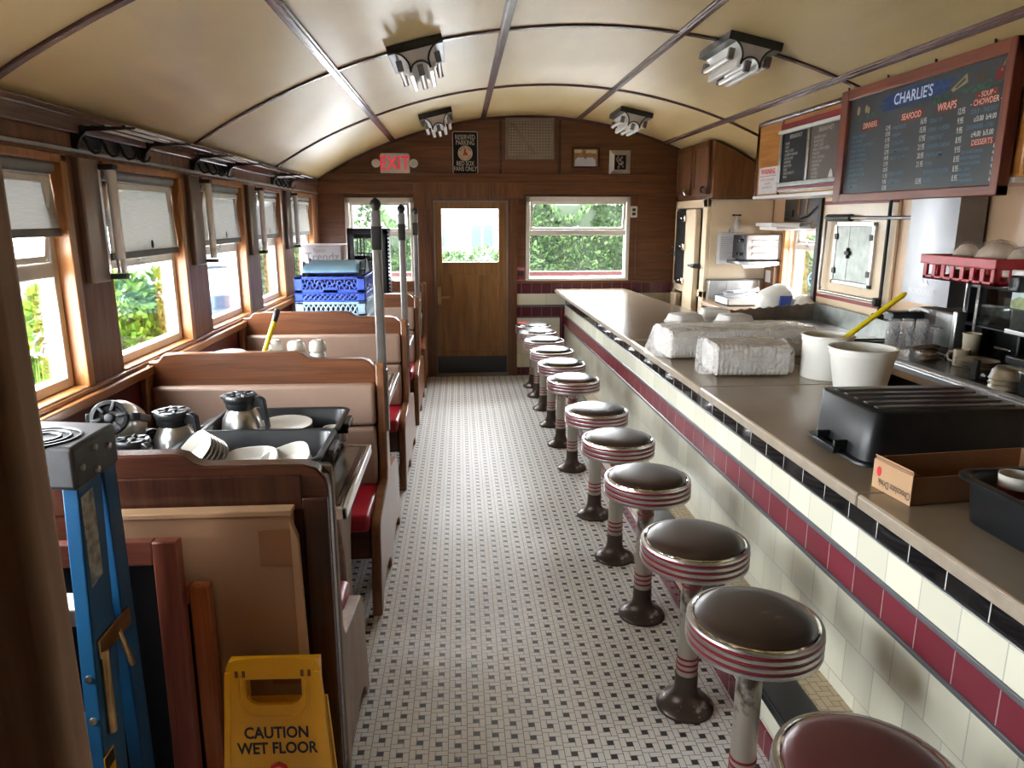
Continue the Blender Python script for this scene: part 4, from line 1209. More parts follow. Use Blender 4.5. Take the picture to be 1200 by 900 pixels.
t = thing('breakfast_board', 'steel-framed breakfast menu with two letter panels and red strips', 'menu board', (2.325, 5.31, 1.887))
t.scale = (1, 1.067, 1.067)
mb = MB(); L_ = 0.83
mb.bx(0, .022, -L_, 0, .0, .44)
mb.build('back_plate', STEEL_D, t, bevel=0.003)
for nm_, m_, b in (('red_strip', RED_PAINT, (-.006, .004, -L_, 0, .402, .438)), ('red_strip', RED_PAINT, (-.006, .004, -L_, 0, .010, .032)),
                   ('chrome_lamp_bar', WHITE_P, (-.030, .0, -L_+.01, -.01, .372, .394)), ('chrome_frame', STEEL, (-.012, .004, -.035, -.005, .03, .38)),
                   ('chrome_frame', STEEL, (-.012, .004, -L_+.005, -L_+.03, .03, .38)), ('chrome_frame', STEEL, (-.014, .004, -.430, -.405, .05, .38)), ('chrome_frame', STEEL_D, (-.016, .004, -L_, 0, .034, .060))):
    mb = MB(); mb.bx(*b); mb.build(nm_, m_, t, bevel=0.004)
PB = lambda u, z, d=.003: M3((0, -1, 0), (0, 0, 1), (-d, -u, z))
for nm_, m_, u0, u1, lines in (('black_letter_panel', BOARD_BLK, .035, .405, ['MUFFIN', 'TOAST', 'FRENCH TOAST', 'BLUEBERRY PANCAKES', 'SAUSAGE LINKS', 'HOME FRIES', 'BACON EGGS', 'BAGEL', 'SPECIAL OMELETTE', 'BEANS']),
                               ('brown_letter_panel', plain('brown_board', (0.085, 0.062, 0.050), 0.5), .430, .800, ['GRAPEFRUIT JUICE', 'ORANGE JUICE', 'TOMATO JUICE', 'BAGEL & CREAM CHEESE', 'PANCAKES', 'WITH 2 SAUSAGES', 'ONE EGG HAM', 'HOMEMADE', 'MUFFINS', 'OATMEAL', 'ONE EGG'])):
    mb = MB(); mb.bx(-.002, .004, -u1, -u0, .06, .372)
    pn = mb.build(nm_, m_, t)
    mb = MB(); mb.text('BREAKFAST', .036, PB((u0+u1)/2+.01, .345), sx=.95)
    for i, s in enumerate(lines): mb.text(s, .024, PB(u0+.05, .305-i*.0235), 'LEFT', .75)
    mb.build('letters', plain('menu_letters', (0.48, 0.45, 0.40), 0.6) if 'menu_letters' not in MATS else MATS['menu_letters'], pn)
mb = MB(); mb.prism([(-.70, .062), (-.755, .062), (-.74, .10), (-.728, .112), (-.715, .10)], -.006, -.0035, 'yz'); mb.build('white_sticker', WHITE_P, t)
t = thing('warning_sign', 'white warning sign with red heading on the amber soffit', 'sign', (SX-.002, 5.70, 1.884))
t.scale = (1, 1.076, 1.076)
mb = MB(); mb.bx(-.006, 0, -.31, 0, 0, .18); pl = mb.build('sign_plate', PAPER, t)
mb = MB(); mb.text('WARNING', .048, M3((0, -1, 0), (0, 0, 1), (-.0065, -.155, .150)), sx=1.0, bold=.03); mb.bx(-.0069, -.0063, -.29, -.02, .118, .122)
mb.build('red_heading', BRIGHT_RED, pl)
mb = MB()
for s, z in (('DO NOT COME BEHIND', .095), ('COUNTER', .068), ('EMPLOYEES ONLY', .042)): mb.text(s, .021, M3((0, -1, 0), (0, 0, 1), (-.0065, -.155, z)))
mb.build('small_print', plain('faded_red_print', (0.35, 0.12, 0.14), 0.6), pl)

# ------------------------------------------------------------------ grill corner
t = thing('enamel_panel', 'cream enamel wall panel with red stripes and a hatch', 'wall panel', (XR-.006, 5.20, 1.0))
KX = XR-.02
mb = MB(); mb.bx(-.022, -.001, -.42, .60, -.05, .87); mb.build('panel_sheet', CREAM_E, t, bevel=0.003)
for z in (.805, .075):
    mb = MB(); mb.bx(-.026, -.02, -.42, .60, z, z+.028); mb.build('red_stripe', RED_PAINT, t)
mb = MB(); mb.bx(-.045, .0, .60, .66, -.05, .87); mb.build('black_corner_post', BLACK_M, t, bevel=0.003)
t = thing('wall_hatch', 'small metal double-door hatch in the cream panel', 'hatch', (XR-.026, 5.28, 1.205))
mb = MB(); w = .28
for b in ((-w, w, 0, .03), (-w, w, .44, .47), (-w, -w+.035, 0, .47), (w-.035, w, 0, .47)): mb.bx(-.022, 0, *b)
mb.build('hatch_frame', STEEL, t, bevel=0.003)
for a, b in ((-.245, .06), (.063, .245)):
    mb = MB(); mb.bx(-.016, -.002, a, b, .03, .44); d = mb.build('hatch_door', GALV, t, bevel=0.003)
for y_, z_ in ((-.245, .10), (-.245, .36), (.245, .10), (.245, .36)):
    mb = MB(); mb.bx(-.027, -.012, y_-.022, y_+.022, z_-.022, z_+.022); mb.build('hinge', DGREY, t, bevel=0.002)
mb = MB(); mb.bx(-.035, -.014, .02, .085, .225, .255); mb.bx(-.035, -.014, .045, .06, .20, .28); mb.build('latch', BLACK_M, t, bevel=0.003)
t = thing('gas_pipe', 'dark pipe loop running round the wall hatch', 'pipe', (XR-.05, 5.2, 1.0))
mb = MB(); zt, zb = .705, .13
mb.tube([(0, -.36, -.02), (0, -.36, .9)], .012, 10); mb.build('upright_pipe', BLACK_M, t)
mb = MB(); mb.tube([(-.012, .48, zb+.02), (-.012, .50, zb+.05), (-.012, .48, zt-.03), (-.012, .455, zt), (-.012, -.75, zt)], .013, 10); mb.build('steel_pipe', STEEL_D, t)
mb = MB(); mb.tube([(-.012, .50, zb+.05), (-.012, .48, zb), (-.012, -.36, zb)], .011, 10); mb.build('lower_pipe', STEEL_D, t)
mb = MB(); mb.rod((-.014, .45, zt), (-.014, .10, zt), .027, 12); mb.build('black_regulator', BLACK, t)
mb = MB(); mb.bx(-.03, .02, -.40, -.32, -.03, .05); mb.rod((-.03, -.36, zb-.03), (-.03, -.36, zb+.03), .024, 10); mb.build('pipe_fitting', BLACK_M, t, bevel=0.006)
t = thing('wall_pipe', 'thin dark pipe right of the steel hood sheet', 'pipe', (XR-.03, 4.02, 1.3))
mb = MB(); mb.rod((0, 0, -.37), (0, 0, .57), .012, 8); mb.build('pipe', BLACK_M, t)
mb = MB(); mb.rod((0, -.03, -.37), (0, -.03, .57), .005, 8); mb.build('steel_edge', STEEL, t)
t = thing('steel_dispenser', 'tall bright stainless steel sheet hood right of the hatch', 'steel hood', (2.78, 4.16, 1.20))
mb = MB()
n = 14
pr = [(-.02*math.sin(PI*k/n) - .0, .22-.44*k/n) for k in range(n+1)]
mb.prism(pr + [(.16, -.22), (.16, .22)], 0, .75, 'xy'); bd_ = mb.build('steel_body', plain('soft_sheet_steel', (0.23, 0.23, 0.24), 0.36, 0.9, 0.05, 6), t, smooth=60)
mb = MB(); mb.text("MONOGRAM", .05, M3((0, -1, 0), (0, 0, 1), (-.0225, .0, .07)), sx=.8); mb.prism([(-.06, .115), (-.04, .145), (-.02, .12), (0, .15), (.02, .12), (.0, .10)], -.0225, -.022, 'yz')
mb.build('raised_lettering', STEEL_D, bd_)

t = thing('griddle', 'flat steel griddle with tall splash guards behind the counter', 'griddle', (2.50, 5.15, 0.0))
mb = MB(); mb.bx(-.42, .37, -.55, .52, .0, .84); mb.build('oven_body', BLACK_M, t, bevel=0.01)
mb = MB(); mb.bx(-.42, .37, -.55, .52, .84, .895); mb.build('griddle_plate', plain('bright_griddle_steel', (0.60, 0.60, 0.62), 0.35, 0.7), t, bevel=0.006)
DIRTY_SHADED = plain('dirty_shaded_steel', (0.20, 0.165, 0.125), 0.45, 0.6, 0.25, 9)  # dirty brown steel, coloured darker for the guard's shaded side
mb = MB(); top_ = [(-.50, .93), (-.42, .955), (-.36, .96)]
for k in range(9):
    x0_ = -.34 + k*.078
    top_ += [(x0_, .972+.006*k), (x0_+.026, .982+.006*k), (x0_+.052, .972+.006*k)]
mb.prism(top_ + [(.37, 1.035), (.37, .87), (-.50, .87)], .52, .54, 'xz'); mb.build('side_splash_guard', DIRTY_SHADED, t, smooth=0)
mb = MB(); mb.prism([(-.55, .87), (.54, .87), (.54, 1.035), (-.1, 1.03), (-.55, 1.02)], .37, .388, 'yz'); mb.build('back_splash_guard', GALV, t, smooth=0)
t = thing('range_top', 'black gas range between the griddle and the back counter', 'range', (2.52, 4.36, 0.0))
mb = MB(); mb.bx(-.40, .42, -.22, .22, 0, .90); mb.build('range_body', BLACK_M, t, bevel=0.01)
for k in range(5):
    mb = MB(); mb.bx(-.36, .38, -.19+k*.09, -.17+k*.09, .90, .925); mb.build('grate_bar', BLACK, t, bevel=0.004)
mb = MB(); mb.bx(-.40, -.18, .05, .22, .905, .925); mb.build('steel_ledge', STEEL, t, bevel=0.004)

t = thing('service_counter', 'dark back counter with a bright steel edge behind the lunch counter', 'counter', (2.69, 2.4, 0.0))
mb = MB(); mb.bx(-.26, .27, -3.0, 1.66, 0, .87); mb.build('cabinet_body', BLACK_M, t)
mb = MB(); mb.bx(-.285, .275, -3.0, 1.70, .875, .93); mb.build('work_surface', plain('dark_steel_top', (0.16, 0.135, 0.12), 0.22, 0.5, 0.2, 7), t, bevel=0.004)
mb = MB(); mb.prism([(-.292, .886), (-.292, .915), (-.275, .934), (-.235, .936), (-.235, .93), (-.27, .92), (-.27, .886)], -3.0, 1.70, 'xz'); mb.build('steel_edge', plain('bluish_steel_edge', (0.50, 0.53, 0.56), 0.45, 0.6, 0.05, 8), t, bevel=0.004)
mb = MB(); mb.bx(-.288, -.27, -3.0, 1.70, .850, .886); mb.build('tan_edge_band', TAN_E, t)

# far prep shelf with papers
t = thing('prep_shelf', 'wooden work shelf beside the refrigerator', 'shelf', (2.62, 6.28, 0))
mb = MB(); mb.bx(-.34, .345, -.45, .45, .90, .935); mb.build('shelf_board', wood('pale_worn_board', (0.30, 0.19, 0.12), (0.50, 0.36, 0.25), 1, 0.6), t, bevel=0.006)
for x in (-.30, .30):
    for y in (-.40, .40):
        mb = MB(); mb.bx(x-.025, x+.025, y-.025, y+.025, 0, .90); mb.build('leg', BLACK_M, t)
mb = MB(); mb.bx(-.30, .30, -.42, .42, .55, .57); mb.bx(-.30, .30, -.36, .30, .72, .86); mb.build('lower_shelf', WHITE_P, t)
t = thing('paper_tray', 'white tray heaped with papers beside the refrigerator', 'tray', (2.56, 6.40, .936))
mb = MB(); mb.bx(-.20, .22, -.16, .16, 0, .02)
for b in ((-.20, .22, -.16, -.145, 0, .07), (-.20, .22, .145, .16, 0, .07), (-.20, -.185, -.16, .16, 0, .07), (.205, .22, -.16, .16, 0, .07)): mb.bx(*b)
mb.build('tray', WHITE_P, t, bevel=0.004)
random.seed(4)
for k in range(7):
    mb = MB(); a = random.uniform(-.6, .6); cx_, cy_ = random.uniform(-.08, .10), random.uniform(-.05, .05); sl_ = random.uniform(-.5, .5)
    mb.grid(lambda u, v: (cx_ + (u-.5)*.22*math.cos(a) - (v-.5)*.17*math.sin(a), cy_ + (u-.5)*.22*math.sin(a) + (v-.5)*.17*math.cos(a), .085 + k*.006 + max(0, (u-.5))*sl_*.2*(u-.2) + .012*math.sin(5*v+k)), 8, 6)
    mb.build('paper_sheet', PAPER, t, solid=0.0015)
t = thing('wire_paper_rack', 'thin metal rack standing behind the paper tray', 'rack', (2.50, 6.70, .936))
mb = MB(); mb.rod((-.20, 0, .20), (.40, 0, .20), .009, 8)
for x in (-.16, .02, .33): mb.rod((x, 0, 0), (x, 0, .20), .006, 8)
mb.bx(-.15, .32, -.004, .004, .02, .19)
mb.build('rack_frame', STEEL_D, t)
t = thing('food_bag', 'white plastic bag with a blue label under the small right window', 'bag', (2.66, 5.96, .936))
mb = MB(); mb.lathe([(.10, 0), (.145, .02), (.15, .10), (.135, .16), (.09, .20), (.02, .215)], 20, power=3.2)
for i, v in enumerate(mb.v): mb.v[i] = (v[0]+.012*math.sin(v[2]*50+v[1]*30), v[1]+.01*math.sin(v[2]*60+v[0]*40), v[2]*(1+.15*math.sin(v[0]*14)))
bg_ = mb.build('bag', WHITE_PL, t, sub=1)
mb = MB(); mb.grid(lambda u, v: (-.03+.10*u+.006*v, -.163+.004*math.sin(u*4), .04+.10*v), 5, 5); mb.build('blue_label', CORK, bg_, solid=0.002)
t = thing('food_bag', 'smaller crumpled white bag right of the blue-labelled bag', 'bag', (2.85, 5.82, .936))
mb = MB(); mb.lathe([(.07, 0), (.10, .02), (.10, .06), (.07, .11), (.03, .15)], 16, power=3)
for i, v in enumerate(mb.v): mb.v[i] = (v[0]+.015*math.sin(v[2]*60+v[1]*40), v[1]+.012*math.sin(v[2]*50+v[0]*40), v[2])
mb.build('bag', WHITE_PL, t, sub=1)

# toaster oven on its shelf, papers and plates on the cream side of the refrigerator
t = thing('toaster_shelf', 'small grey wall shelf under the toaster oven', 'shelf', (2.80, 6.62, 1.29))
mb = MB(); mb.bx(-.27, .165, -.15, .16, 0, .03); mb.build('shelf_board', STEEL_D, t, bevel=0.005)
mb = MB(); mb.prism([(-.24, 0), (.16, 0), (-.08, -.03), (-.22, -.03)], -.15, -.13, 'xz'); mb.build('bracket', WHITE_P, t)
t = thing('toaster_oven', 'steel toaster oven with black knobs and louvred side', 'toaster oven', (2.79, 6.62, 1.322))
mb = MB(); mb.bx(-.19, .14, -.13, .15, .008, .235); bd_ = mb.build('case', plain('satin_case', (0.52, 0.48, 0.46), 0.35, 0.5), t, bevel=0.01)
mb = MB(); mb.bx(-.215, -.188, -.125, .145, .012, .228); fp = mb.build('front_panel', DGREY, t, bevel=0.005)
for y_, z_ in ((-.10, .18), (-.03, .18), (-.10, .06), (-.03, .06)):
    mb = MB(); mb.rod((-.25, y_, z_), (-.21, y_, z_), .017, 12); mb.build('knob', BLACK, fp)
for k in range(3):
    mb = MB(); z = .045 + k*.058
    mb.prism([(-.136, z), (-.13, z), (-.13, z+.03), (-.1445, z+.022)], -.14, .09, 'yz'); mb.build('louvre', MATS['satin_case'], bd_, bevel=0.002)
for x in (-.17, .12):
    for y in (-.11, .13):
        mb = MB(); mb.lathe([(.014, 0), (.012, .01)], 10, (x, y, -.001)); mb.build('foot', BLACK, t)
t = thing('paper_note', 'white paper sheet clipped to the side of the refrigerator', 'paper', (2.56, 6.797, 1.275))
mb = MB(); mb.grid(lambda u, v: (-.13+.26*u, -.006-.008*math.sin(u*3)*(1-v), .30*v), 6, 6); pp = mb.build('sheet', PAPER, t, solid=0.001)
mb = MB()
random.seed(8)
for k in range(12):
    z = .05 + k*.018
    mb.bx(-.10, -.10+random.uniform(.06, .2), -.0185, -.0155, z, z+.002)
mb.build('handwriting', GREY_INK, pp)
mb = MB(); mb.bx(-.02, .02, -.022, 0, .29, .325); mb.rod((-.012, -.02, .32), (-.012, -.02, .345), .004, 6); mb.rod((.012, -.02, .32), (.012, -.02, .345), .004, 6); mb.build('clip', STEEL_D, t)
t = thing('hanging_tag', 'small white bottle tag hanging above the clipped paper', 'tag', (2.60, 6.797, 1.60))
mb = MB(); mb.lathe([(.024, 0), (.026, .01), (.026, .075), (.012, .095), (.011, .115)], 14, (0, -.032, 0), 1, .7); mb.build('tag_body', PAPER, t)
mb = MB(); mb.rod((-.03, -.015, .13), (.035, -.015, .13), .006, 8); mb.rod((-.03, -.03, .13), (-.03, 0, .13), .009, 8); mb.rod((.03, -.03, .13), (.03, 0, .13), .009, 8); mb.build('hook', BLACK_M, t)
t = thing('electric_panel', 'dark brown panel with wiring above the small right window', 'panel', (XR, 6.20, 1.672))
mb = MB(); mb.bx(-.03, -.001, -.36, .32, 0, .196); mb.build('panel_board', plain('smoky_brown', (0.035, 0.022, 0.016), 0.4, 0, 0.4, 9), t, bevel=0.004)
mb = MB(); mb.tube([(-.035, -.34, .14), (-.04, -.25, .10), (-.04, -.16, .05), (-.04, -.02, .03)], .008, 8); mb.build('cable', BLACK, t)
for a_, b_ in ((.02, .045), (-.12, -.10)):
    mb = MB(); mb.bx(-.036, -.03, a_, b_, .055, .19); mb.build('rusty_streak', MATS.get('amber_streak') or plain('amber_streak', (0.30, 0.14, 0.035), 0.5), t)
mb = MB(); mb.bx(-.05, -.03, .12, .27, .04, .10); mb.build('outlet_box', BLACK, t, bevel=0.004)
t = thing('window_roller', 'white valance box above the small right window', 'valance', (XR, 6.25, 1.60))
mb = MB(); mb.bx(-.30, -.002, -.10, .25, .03, .065); mb.bx(-.26, -.002, -.10, .25, 0, .03); mb.build('valance', WHITE_P, t, bevel=0.005)
mb = MB(); mb.rod((-.03, -.30, .04), (-.03, -.10, .04), .026, 12); mb.build('rolled_blind', SHADE_TUBE, t)
t = thing('light_switch', 'cream switch plate below the toaster shelf', 'wall switch', (XR, 6.58, 1.12))
mb = MB(); mb.bx(-.10, -.001, -.09, .12, -.12, .15); mb.build('wood_block', W_DARKZ, t, bevel=0.003)
mb = MB(); mb.bx(-.112, -.10, -.04, .06, 0, .11); mb.build('cover_plate', WHITE_V, t, bevel=0.003)
mb = MB(); mb.bx(-.05, 0.0, 6.425, 6.48, .95, 1.67)
mb.v = [(x+XR, y, z) for x, y, z in mb.v]
trim(mb, W_HONEYZ, 'brown casing left of the small right window', 0.004)
t = thing('window_sticker', 'round pale blue sticker on the small right window', 'sticker', (XR+.045, 6.05, 1.19))
mb = MB(); mb.M = Matrix.Rotation(-PI/2, 4, 'Y'); mb.ring(.055, .004, 0, 28, 6); mb.build('ring', plain('sticker_blue', (0.30, 0.45, 0.62), 0.5), t)
mb = MB(); mb.M = Matrix.Rotation(-PI/2, 4, 'Y'); mb.lathe([(.053, -.001), (.053, .001)], 28); dk = mb.build('disc', glass('sticker_tint', (0.7, 0.85, 0.95)), t)
mb = MB(); mb.bx(-.003, -.002, -.03, .03, -.004, .008); mb.build('mark', plain('sticker_mark', (0.2, 0.3, 0.45), .5), t)

# ------------------------------------------------------------------ things on the back counter
BZ_ = 0.932
BAG2 = film('thin_clear_bag', (0.9, 0.88, 0.85), 0.14, 0.12)
for i, (x, y, lab) in enumerate(((2.54, 4.04, 'stack of clear plastic cups, front one beside the steel coffee brewer'), (2.63, 4.05, 'stack of clear plastic cups, middle one'), (2.70, 4.02, 'stack of clear plastic cups, nearest to the coffee brewer spout'))):
    t = thing('clear_cup_stack', lab, 'cups', (x, y, BZ_), group='stacked clear cups')
    for k in range(5):
        mb = MB(); z = k*.022; mb.lathe([(.040, z), (.033, z+.10), (.030, z+.105)], 20, cap=False); mb.build('clear_cup', CLEARP, t)
t = thing('coffee_brewer', 'steel and black coffee brewer under the tall steel hood sheet', 'coffee machine', (2.79, 3.95, BZ_))
mb = MB(); mb.bx(-.02, .15, -.12, .22, .02, .25); mb.build('brewer_body', plain('brewer_brown', (0.10, 0.085, 0.075), 0.35, 0.4), t, bevel=0.008)
mb = MB(); mb.bx(-.035, .16, -.14, -.105, 0, .262); mb.build('chrome_side', STEEL, t, bevel=0.006)
mb = MB(); mb.bx(-.026, -.018, -.10, .05, .05, .24); mb.build('front_plate', STEEL_D, t, bevel=0.003)
mb = MB(); mb.bx(-.05, -.02, -.03, .05, .14, .155); mb.build('spout_ledge', STEEL, t, bevel=0.004)
hd = MB(); hd.bx(-.22, -.02, .16, .26, .165, .225); hd = hd.build('spout_head', BLACK, t, bevel=0.012)
mb = MB(); mb.tube([(-.10, .19, .23), (-.08, .14, .25), (-.06, .06, .235)], .008, 8); mb.build('white_lever', WHITE_P, hd)
mb = MB(); mb.bx(-.08, -.06, .17, .22, 0, .165); mb.build('support_leg', STEEL_D, t, bevel=0.003)
mb = MB(); mb.bx(-.06, .12, -.12, .24, 0, .02); mb.build('drip_tray', STEEL_D, t, bevel=0.003)
for i, (a, x, y, z, lab) in enumerate(((.5, 2.62, 3.80, 0, 'folded tan serving towel lying lowest by the coffee brewer'), (.9, 2.64, 3.83, .022, 'folded tan serving towel lying across another one'), (.25, 2.62, 3.86, .044, 'rolled tan towel on top of the towel heap'))):
    t = thing('folded_towel', lab, 'towel', (x, y, BZ_+z), (0, 0, a), group='towels by the coffee brewer')
    mb = MB(); mb.lathe([(.02, -.10), (.03, -.09), (.032, 0), (.03, .09), (.02, .10)], 12); mb.v = [(z_, x_*1.2, y_*.36+.012) for x_, y_, z_ in mb.v]
    mb.build('towel', plain('tan_towel', (0.33, 0.27, 0.22), 0.9, 0, 0.15, 30) if 'tan_towel' not in MATS else MATS['tan_towel'], t)
t = thing('paper_cup', 'tall cream paper cup standing behind the mug', 'cup', (2.735, 3.64, BZ_))
mb = MB(); mb.lathe([(.034, 0), (.044, .16), (.0465, .163), (.0465, .168), (.043, .168), (.036, .02)], 26); cu_ = mb.build('cup_wall', plain('cream_paper', (0.62, 0.55, 0.42), 0.5), t)
mb = MB(); mb.bx(-.037, -.0335, -.015, .012, .022, .032); mb.build('dark_print', INK, cu_)
t = thing('coffee_mug', 'cream china mug in front of the paper cup', 'mug', (2.66, 3.60, BZ_))
mb = MB(); mb.lathe([(.036, 0), (.039, .01), (.039, .088), (.036, .09), (.034, .085), (.034, .02)], 28); mb.build('mug_body', plain('ivory_china', (0.60, 0.54, 0.43), 0.2), t)
mb = MB(); mb.tube([(-.02, .034, .072), (-.03, .058, .070), (-.034, .066, .046), (-.03, .056, .024), (-.02, .034, .020)], .006, 8); mb.build('handle', MATS['ivory_china'], t)
t0 = None
for k in range(3):
    lab = ['cream saucer at the bottom of the saucer pile', 'middle saucer of the pile', 'topmost cream saucer of the pile beside the mug'][k]
    t = thing('saucer', lab, 'saucer', (2.615, 3.42, BZ_ + .018 + k*.013), group='saucer pile'); 
    mb = MB(); mb.lathe([(.04, 0), (.06, .006), (.098, .022), (.100, .025), (.096, .026), (.06, .012), (.001, .008)], 36); mb.build('saucer_dish', MATS['ivory_china'], t)
t = thing('cereal_bowl', 'cream bowl under the saucer pile', 'bowl', (2.615, 3.42, BZ_))
mb = MB(); mb.lathe([(.035, 0), (.04, .004), (.075, .030), (.092, .036), (.088, .037), (.05, .012), (.001, .008)], 36); mb.build('bowl_body', MATS['ivory_china'], t)
t = thing('black_clip_holder', 'small black holder standing in front of the saucers', 'holder', (2.50, 3.27, BZ_))
mb = MB(); mb.prism([(-.012, 0), (.06, 0), (.06, .03), (.045, .03), (.04, .012), (.01, .012), (.008, .10), (-.012, .10)], -.02, .02, 'xz'); mb.build('holder_body', BLACK, t, bevel=0.004)
for k in range(3):
    t = thing('steel_bowl', ['upside-down steel bowl at the bottom of its stack', 'upside-down steel bowl in the middle of its stack', 'topmost upside-down steel bowl of the stack'][k], 'bowl', (2.52, 3.08, BZ_+k*.022), group='stacked steel bowls')
    mb = MB(); mb.lathe([(.080, 0), (.082, .003), (.079, .006), (.070, .04), (.055, .058), (.03, .063), (.001, .064)], 36); mb.build('bowl_body', STEEL, t)
t = thing('black_caddy', 'black box at the right picture edge beside the steel bowls', 'box', (2.53, 2.92, BZ_))
mb = MB(); mb.bx(-.05, .14, -.12, .05, 0, .10); mb.build('caddy_body', BLACK, t, bevel=0.006)
mb = MB(); mb.bx(-.055, .145, -.125, .055, .095, .105); mb.build('steel_rim', STEEL_D, t, bevel=0.003)
t = thing('display_case', 'black glass-fronted case under the red crate', 'case', (2.88, 3.60, BZ_))
mb = MB()
for b in ((-.07, .08, -.20, .24, 0, .03), (-.07, .08, -.20, .24, .40, .44), (.06, .08, -.20, .24, 0, .44), (-.07, .08, .21, .24, 0, .44), (-.07, .08, -.20, -.18, 0, .44), (-.07, .08, -.2, .24, .19, .21)): mb.bx(*b)
mb.build('case_frame', BLACK, t, bevel=0.004)
mb = MB(); mb.bx(-.074, -.070, -.19, .12, .20, .42); mb.build('glass_front', GLASS_B, t)
mb = MB(); mb.bx(-.082, -.07, .115, .135, .02, .44); mb.rod((-.08, .22, .0), (-.08, .22, .44), .008, 8); mb.build('chrome_post', CHROME, t)
mb = MB(); mb.bx(-.09, -.07, -.17, -.05, .10, .115); mb.build('chrome_handle', CHROME, t, bevel=0.004)
mb = MB(); mb.bx(-.01, .02, -.12, .02, .25, .36); mb.build('boxes_inside', plain('grey_cartons', (0.25, 0.27, 0.28), 0.6), t)
mb = MB(); mb.bx(-.02, .02, .14, .21, .02, .40); mb.build('dark_tank', BLACK, t)
def crate(name, label, cat, loc, sx, sy, h, m, rot=0, holes='slots'):
    t = thing(name, label, cat, loc, (0, 0, rot))
    return t
t = thing('red_crate', 'red plastic crate of bagged bowls on the glass-fronted case', 'crate', (2.78, 3.66, BZ_+.44))
a, b, H = .17, .28, .13
mb = MB()
mb.bx(-a, a, -b, b, 0, .012)
for s in (-1, 1):
    for (u0, u1) in ((-b, b),): 
        lo, hi = sorted((s*a, s*(a-.012))); mb.bx(lo, hi, -b, b, H-.05, H); mb.bx(lo, hi, -b, b, 0, .022)
    lo, hi = sorted((s*b, s*(b-.012))); mb.bx(-a, a, lo, hi, H-.05, H); mb.bx(-a, a, lo, hi, 0, .022)
    n_ = 7
    for k in range(n_+1):
        y_ = -b + (2*b-.03)*k/n_; lo, hi = sorted((s*a, s*(a-.01))); mb.bx(lo, hi, y_, y_+.03, 0, H-.04)
    for k in range(5):
        x_ = -a + (2*a-.03)*k/4; lo, hi = sorted((s*b, s*(b-.01))); mb.bx(x_, x_+.03, lo, hi, 0, H-.04)
mb.build('crate_basket', RED_PL, t, bevel=0.003)
mb = MB(); mb.bx(-a-.014, a+.014, -b-.014, b+.014, H-.045, H+.004); mb.bx(-a+.01, a-.01, -b+.01, b-.01, H-.05, H+.01)
o_ = [(-a-.014, -b-.014), (a+.014, -b-.014), (a+.014, b+.014), (-a-.014, b+.014)]; i_ = [(-a+.004, -b+.004), (a-.004, -b+.004), (a-.004, b-.004), (-a+.004, b-.004)]
mb = MB(); mb.add([(x, y, z) for z in (H-.045, H+.004) for x, y in o_] + [(x, y, z) for z in (H-.045, H+.004) for x, y in i_],
   [(j, (j+1) % 4, (j+1) % 4+4, j+4) for j in range(4)] + [(j+8, (j+1) % 4+8, (j+1) % 4+12, j+12) for j in range(4)] + [(j+4, (j+1) % 4+4, (j+1) % 4+12, j+12) for j in range(4)] + [(j, (j+1) % 4, (j+1) % 4+8, j+8) for j in range(4)])
mb.build('crate_rim', RED_PL, t, bevel=0.004)
for i, (x, y, z, r, lab) in enumerate(((2.78, 3.60, 1.475, .105, 'big bagged cream bowl in the middle of the red crate'), (2.77, 3.82, 1.46, .075, 'bagged cream bowl at the far end of the red crate'), (2.78, 3.445, 1.445, .065, 'bagged cream bowl at the near end of the red crate'))):
    t = thing('bagged_bowl', lab, 'bowl', (x, y, z), group='bowls bagged in the red crate')
    mb = MB(); mb.lathe([(r, -.03), (r*1.0, 0), (r*.96, .03), (r*.8, .065), (r*.5, .095), (r*.2, .105), (.001, .107)], 28); mb.build('bowl_body', plain('bagged_cream', (0.60, 0.50, 0.38), 0.35) if 'bagged_cream' not in MATS else MATS['bagged_cream'], t)
    mb = MB(); mb.lathe([(r*1.06, -.01), (r*1.07, .03), (r*.9, .075), (r*.55, .108), (.002, .118)], 22, cap=False)
    for q, v in enumerate(mb.v): mb.v[q] = (v[0]*(1+.05*math.sin(q*1.7)), v[1]*(1+.06*math.sin(q*2.3)), v[2]+.004*math.sin(q*3.1))
    mb.build('clear_bag', BAG2, t)
t = thing('juice_dispenser', 'juice dispenser with a clear tank and landscape panel at the right picture edge', 'dispenser', (2.82, 3.23, BZ_))
mb = MB(); mb.bx(-.10, .12, -.14, .14, 0, .10); mb.bx(.02, .12, -.14, .14, .10, .22); mb.build('machine_base', BLACK, t, bevel=0.006)
mb = MB(); mb.bx(-.12, .12, -.15, .15, .21, .235); mb.build('steel_tray', STEEL, t, bevel=0.004)
mb = MB(); mb.bx(-.115, .115, -.145, .145, .235, .49); tk = mb.build('clear_tank', GLASS_B, t, bevel=0.012)
mb = MB(); mb.bx(-.105, .105, -.135, .135, .238, .34); mb.build('brown_drink', plain('iced_coffee', (0.06, 0.045, 0.035), 0.3, 0, .5, 30), tk)
mb = MB(); mb.bx(-.121, -.116, -.13, .13, .34, .47); pc = mb.build('picture_panel', plain('landscape_sky', (0.45, 0.55, 0.55), 0.4, 0, .2, 10), t)
mb = MB(); mb.prism([(-.13, .34), (.13, .34), (.13, .375), (.08, .40), (.02, .385), (-.05, .41), (-.13, .38)], -.1225, -.121, 'yz'); mb.build('green_hills', plain('landscape_green', (0.22, 0.27, 0.10), 0.5, 0, .3, 30), pc)
mb = MB(); mb.bx(-.125, .125, -.155, .155, .49, .525); mb.build('white_lid', WHITE_P, t, bevel=0.008)
mb = MB(); mb.bx(-.16, -.11, .05, .12, .42, .50); mb.build('black_tap', BLACK, t, bevel=0.01)
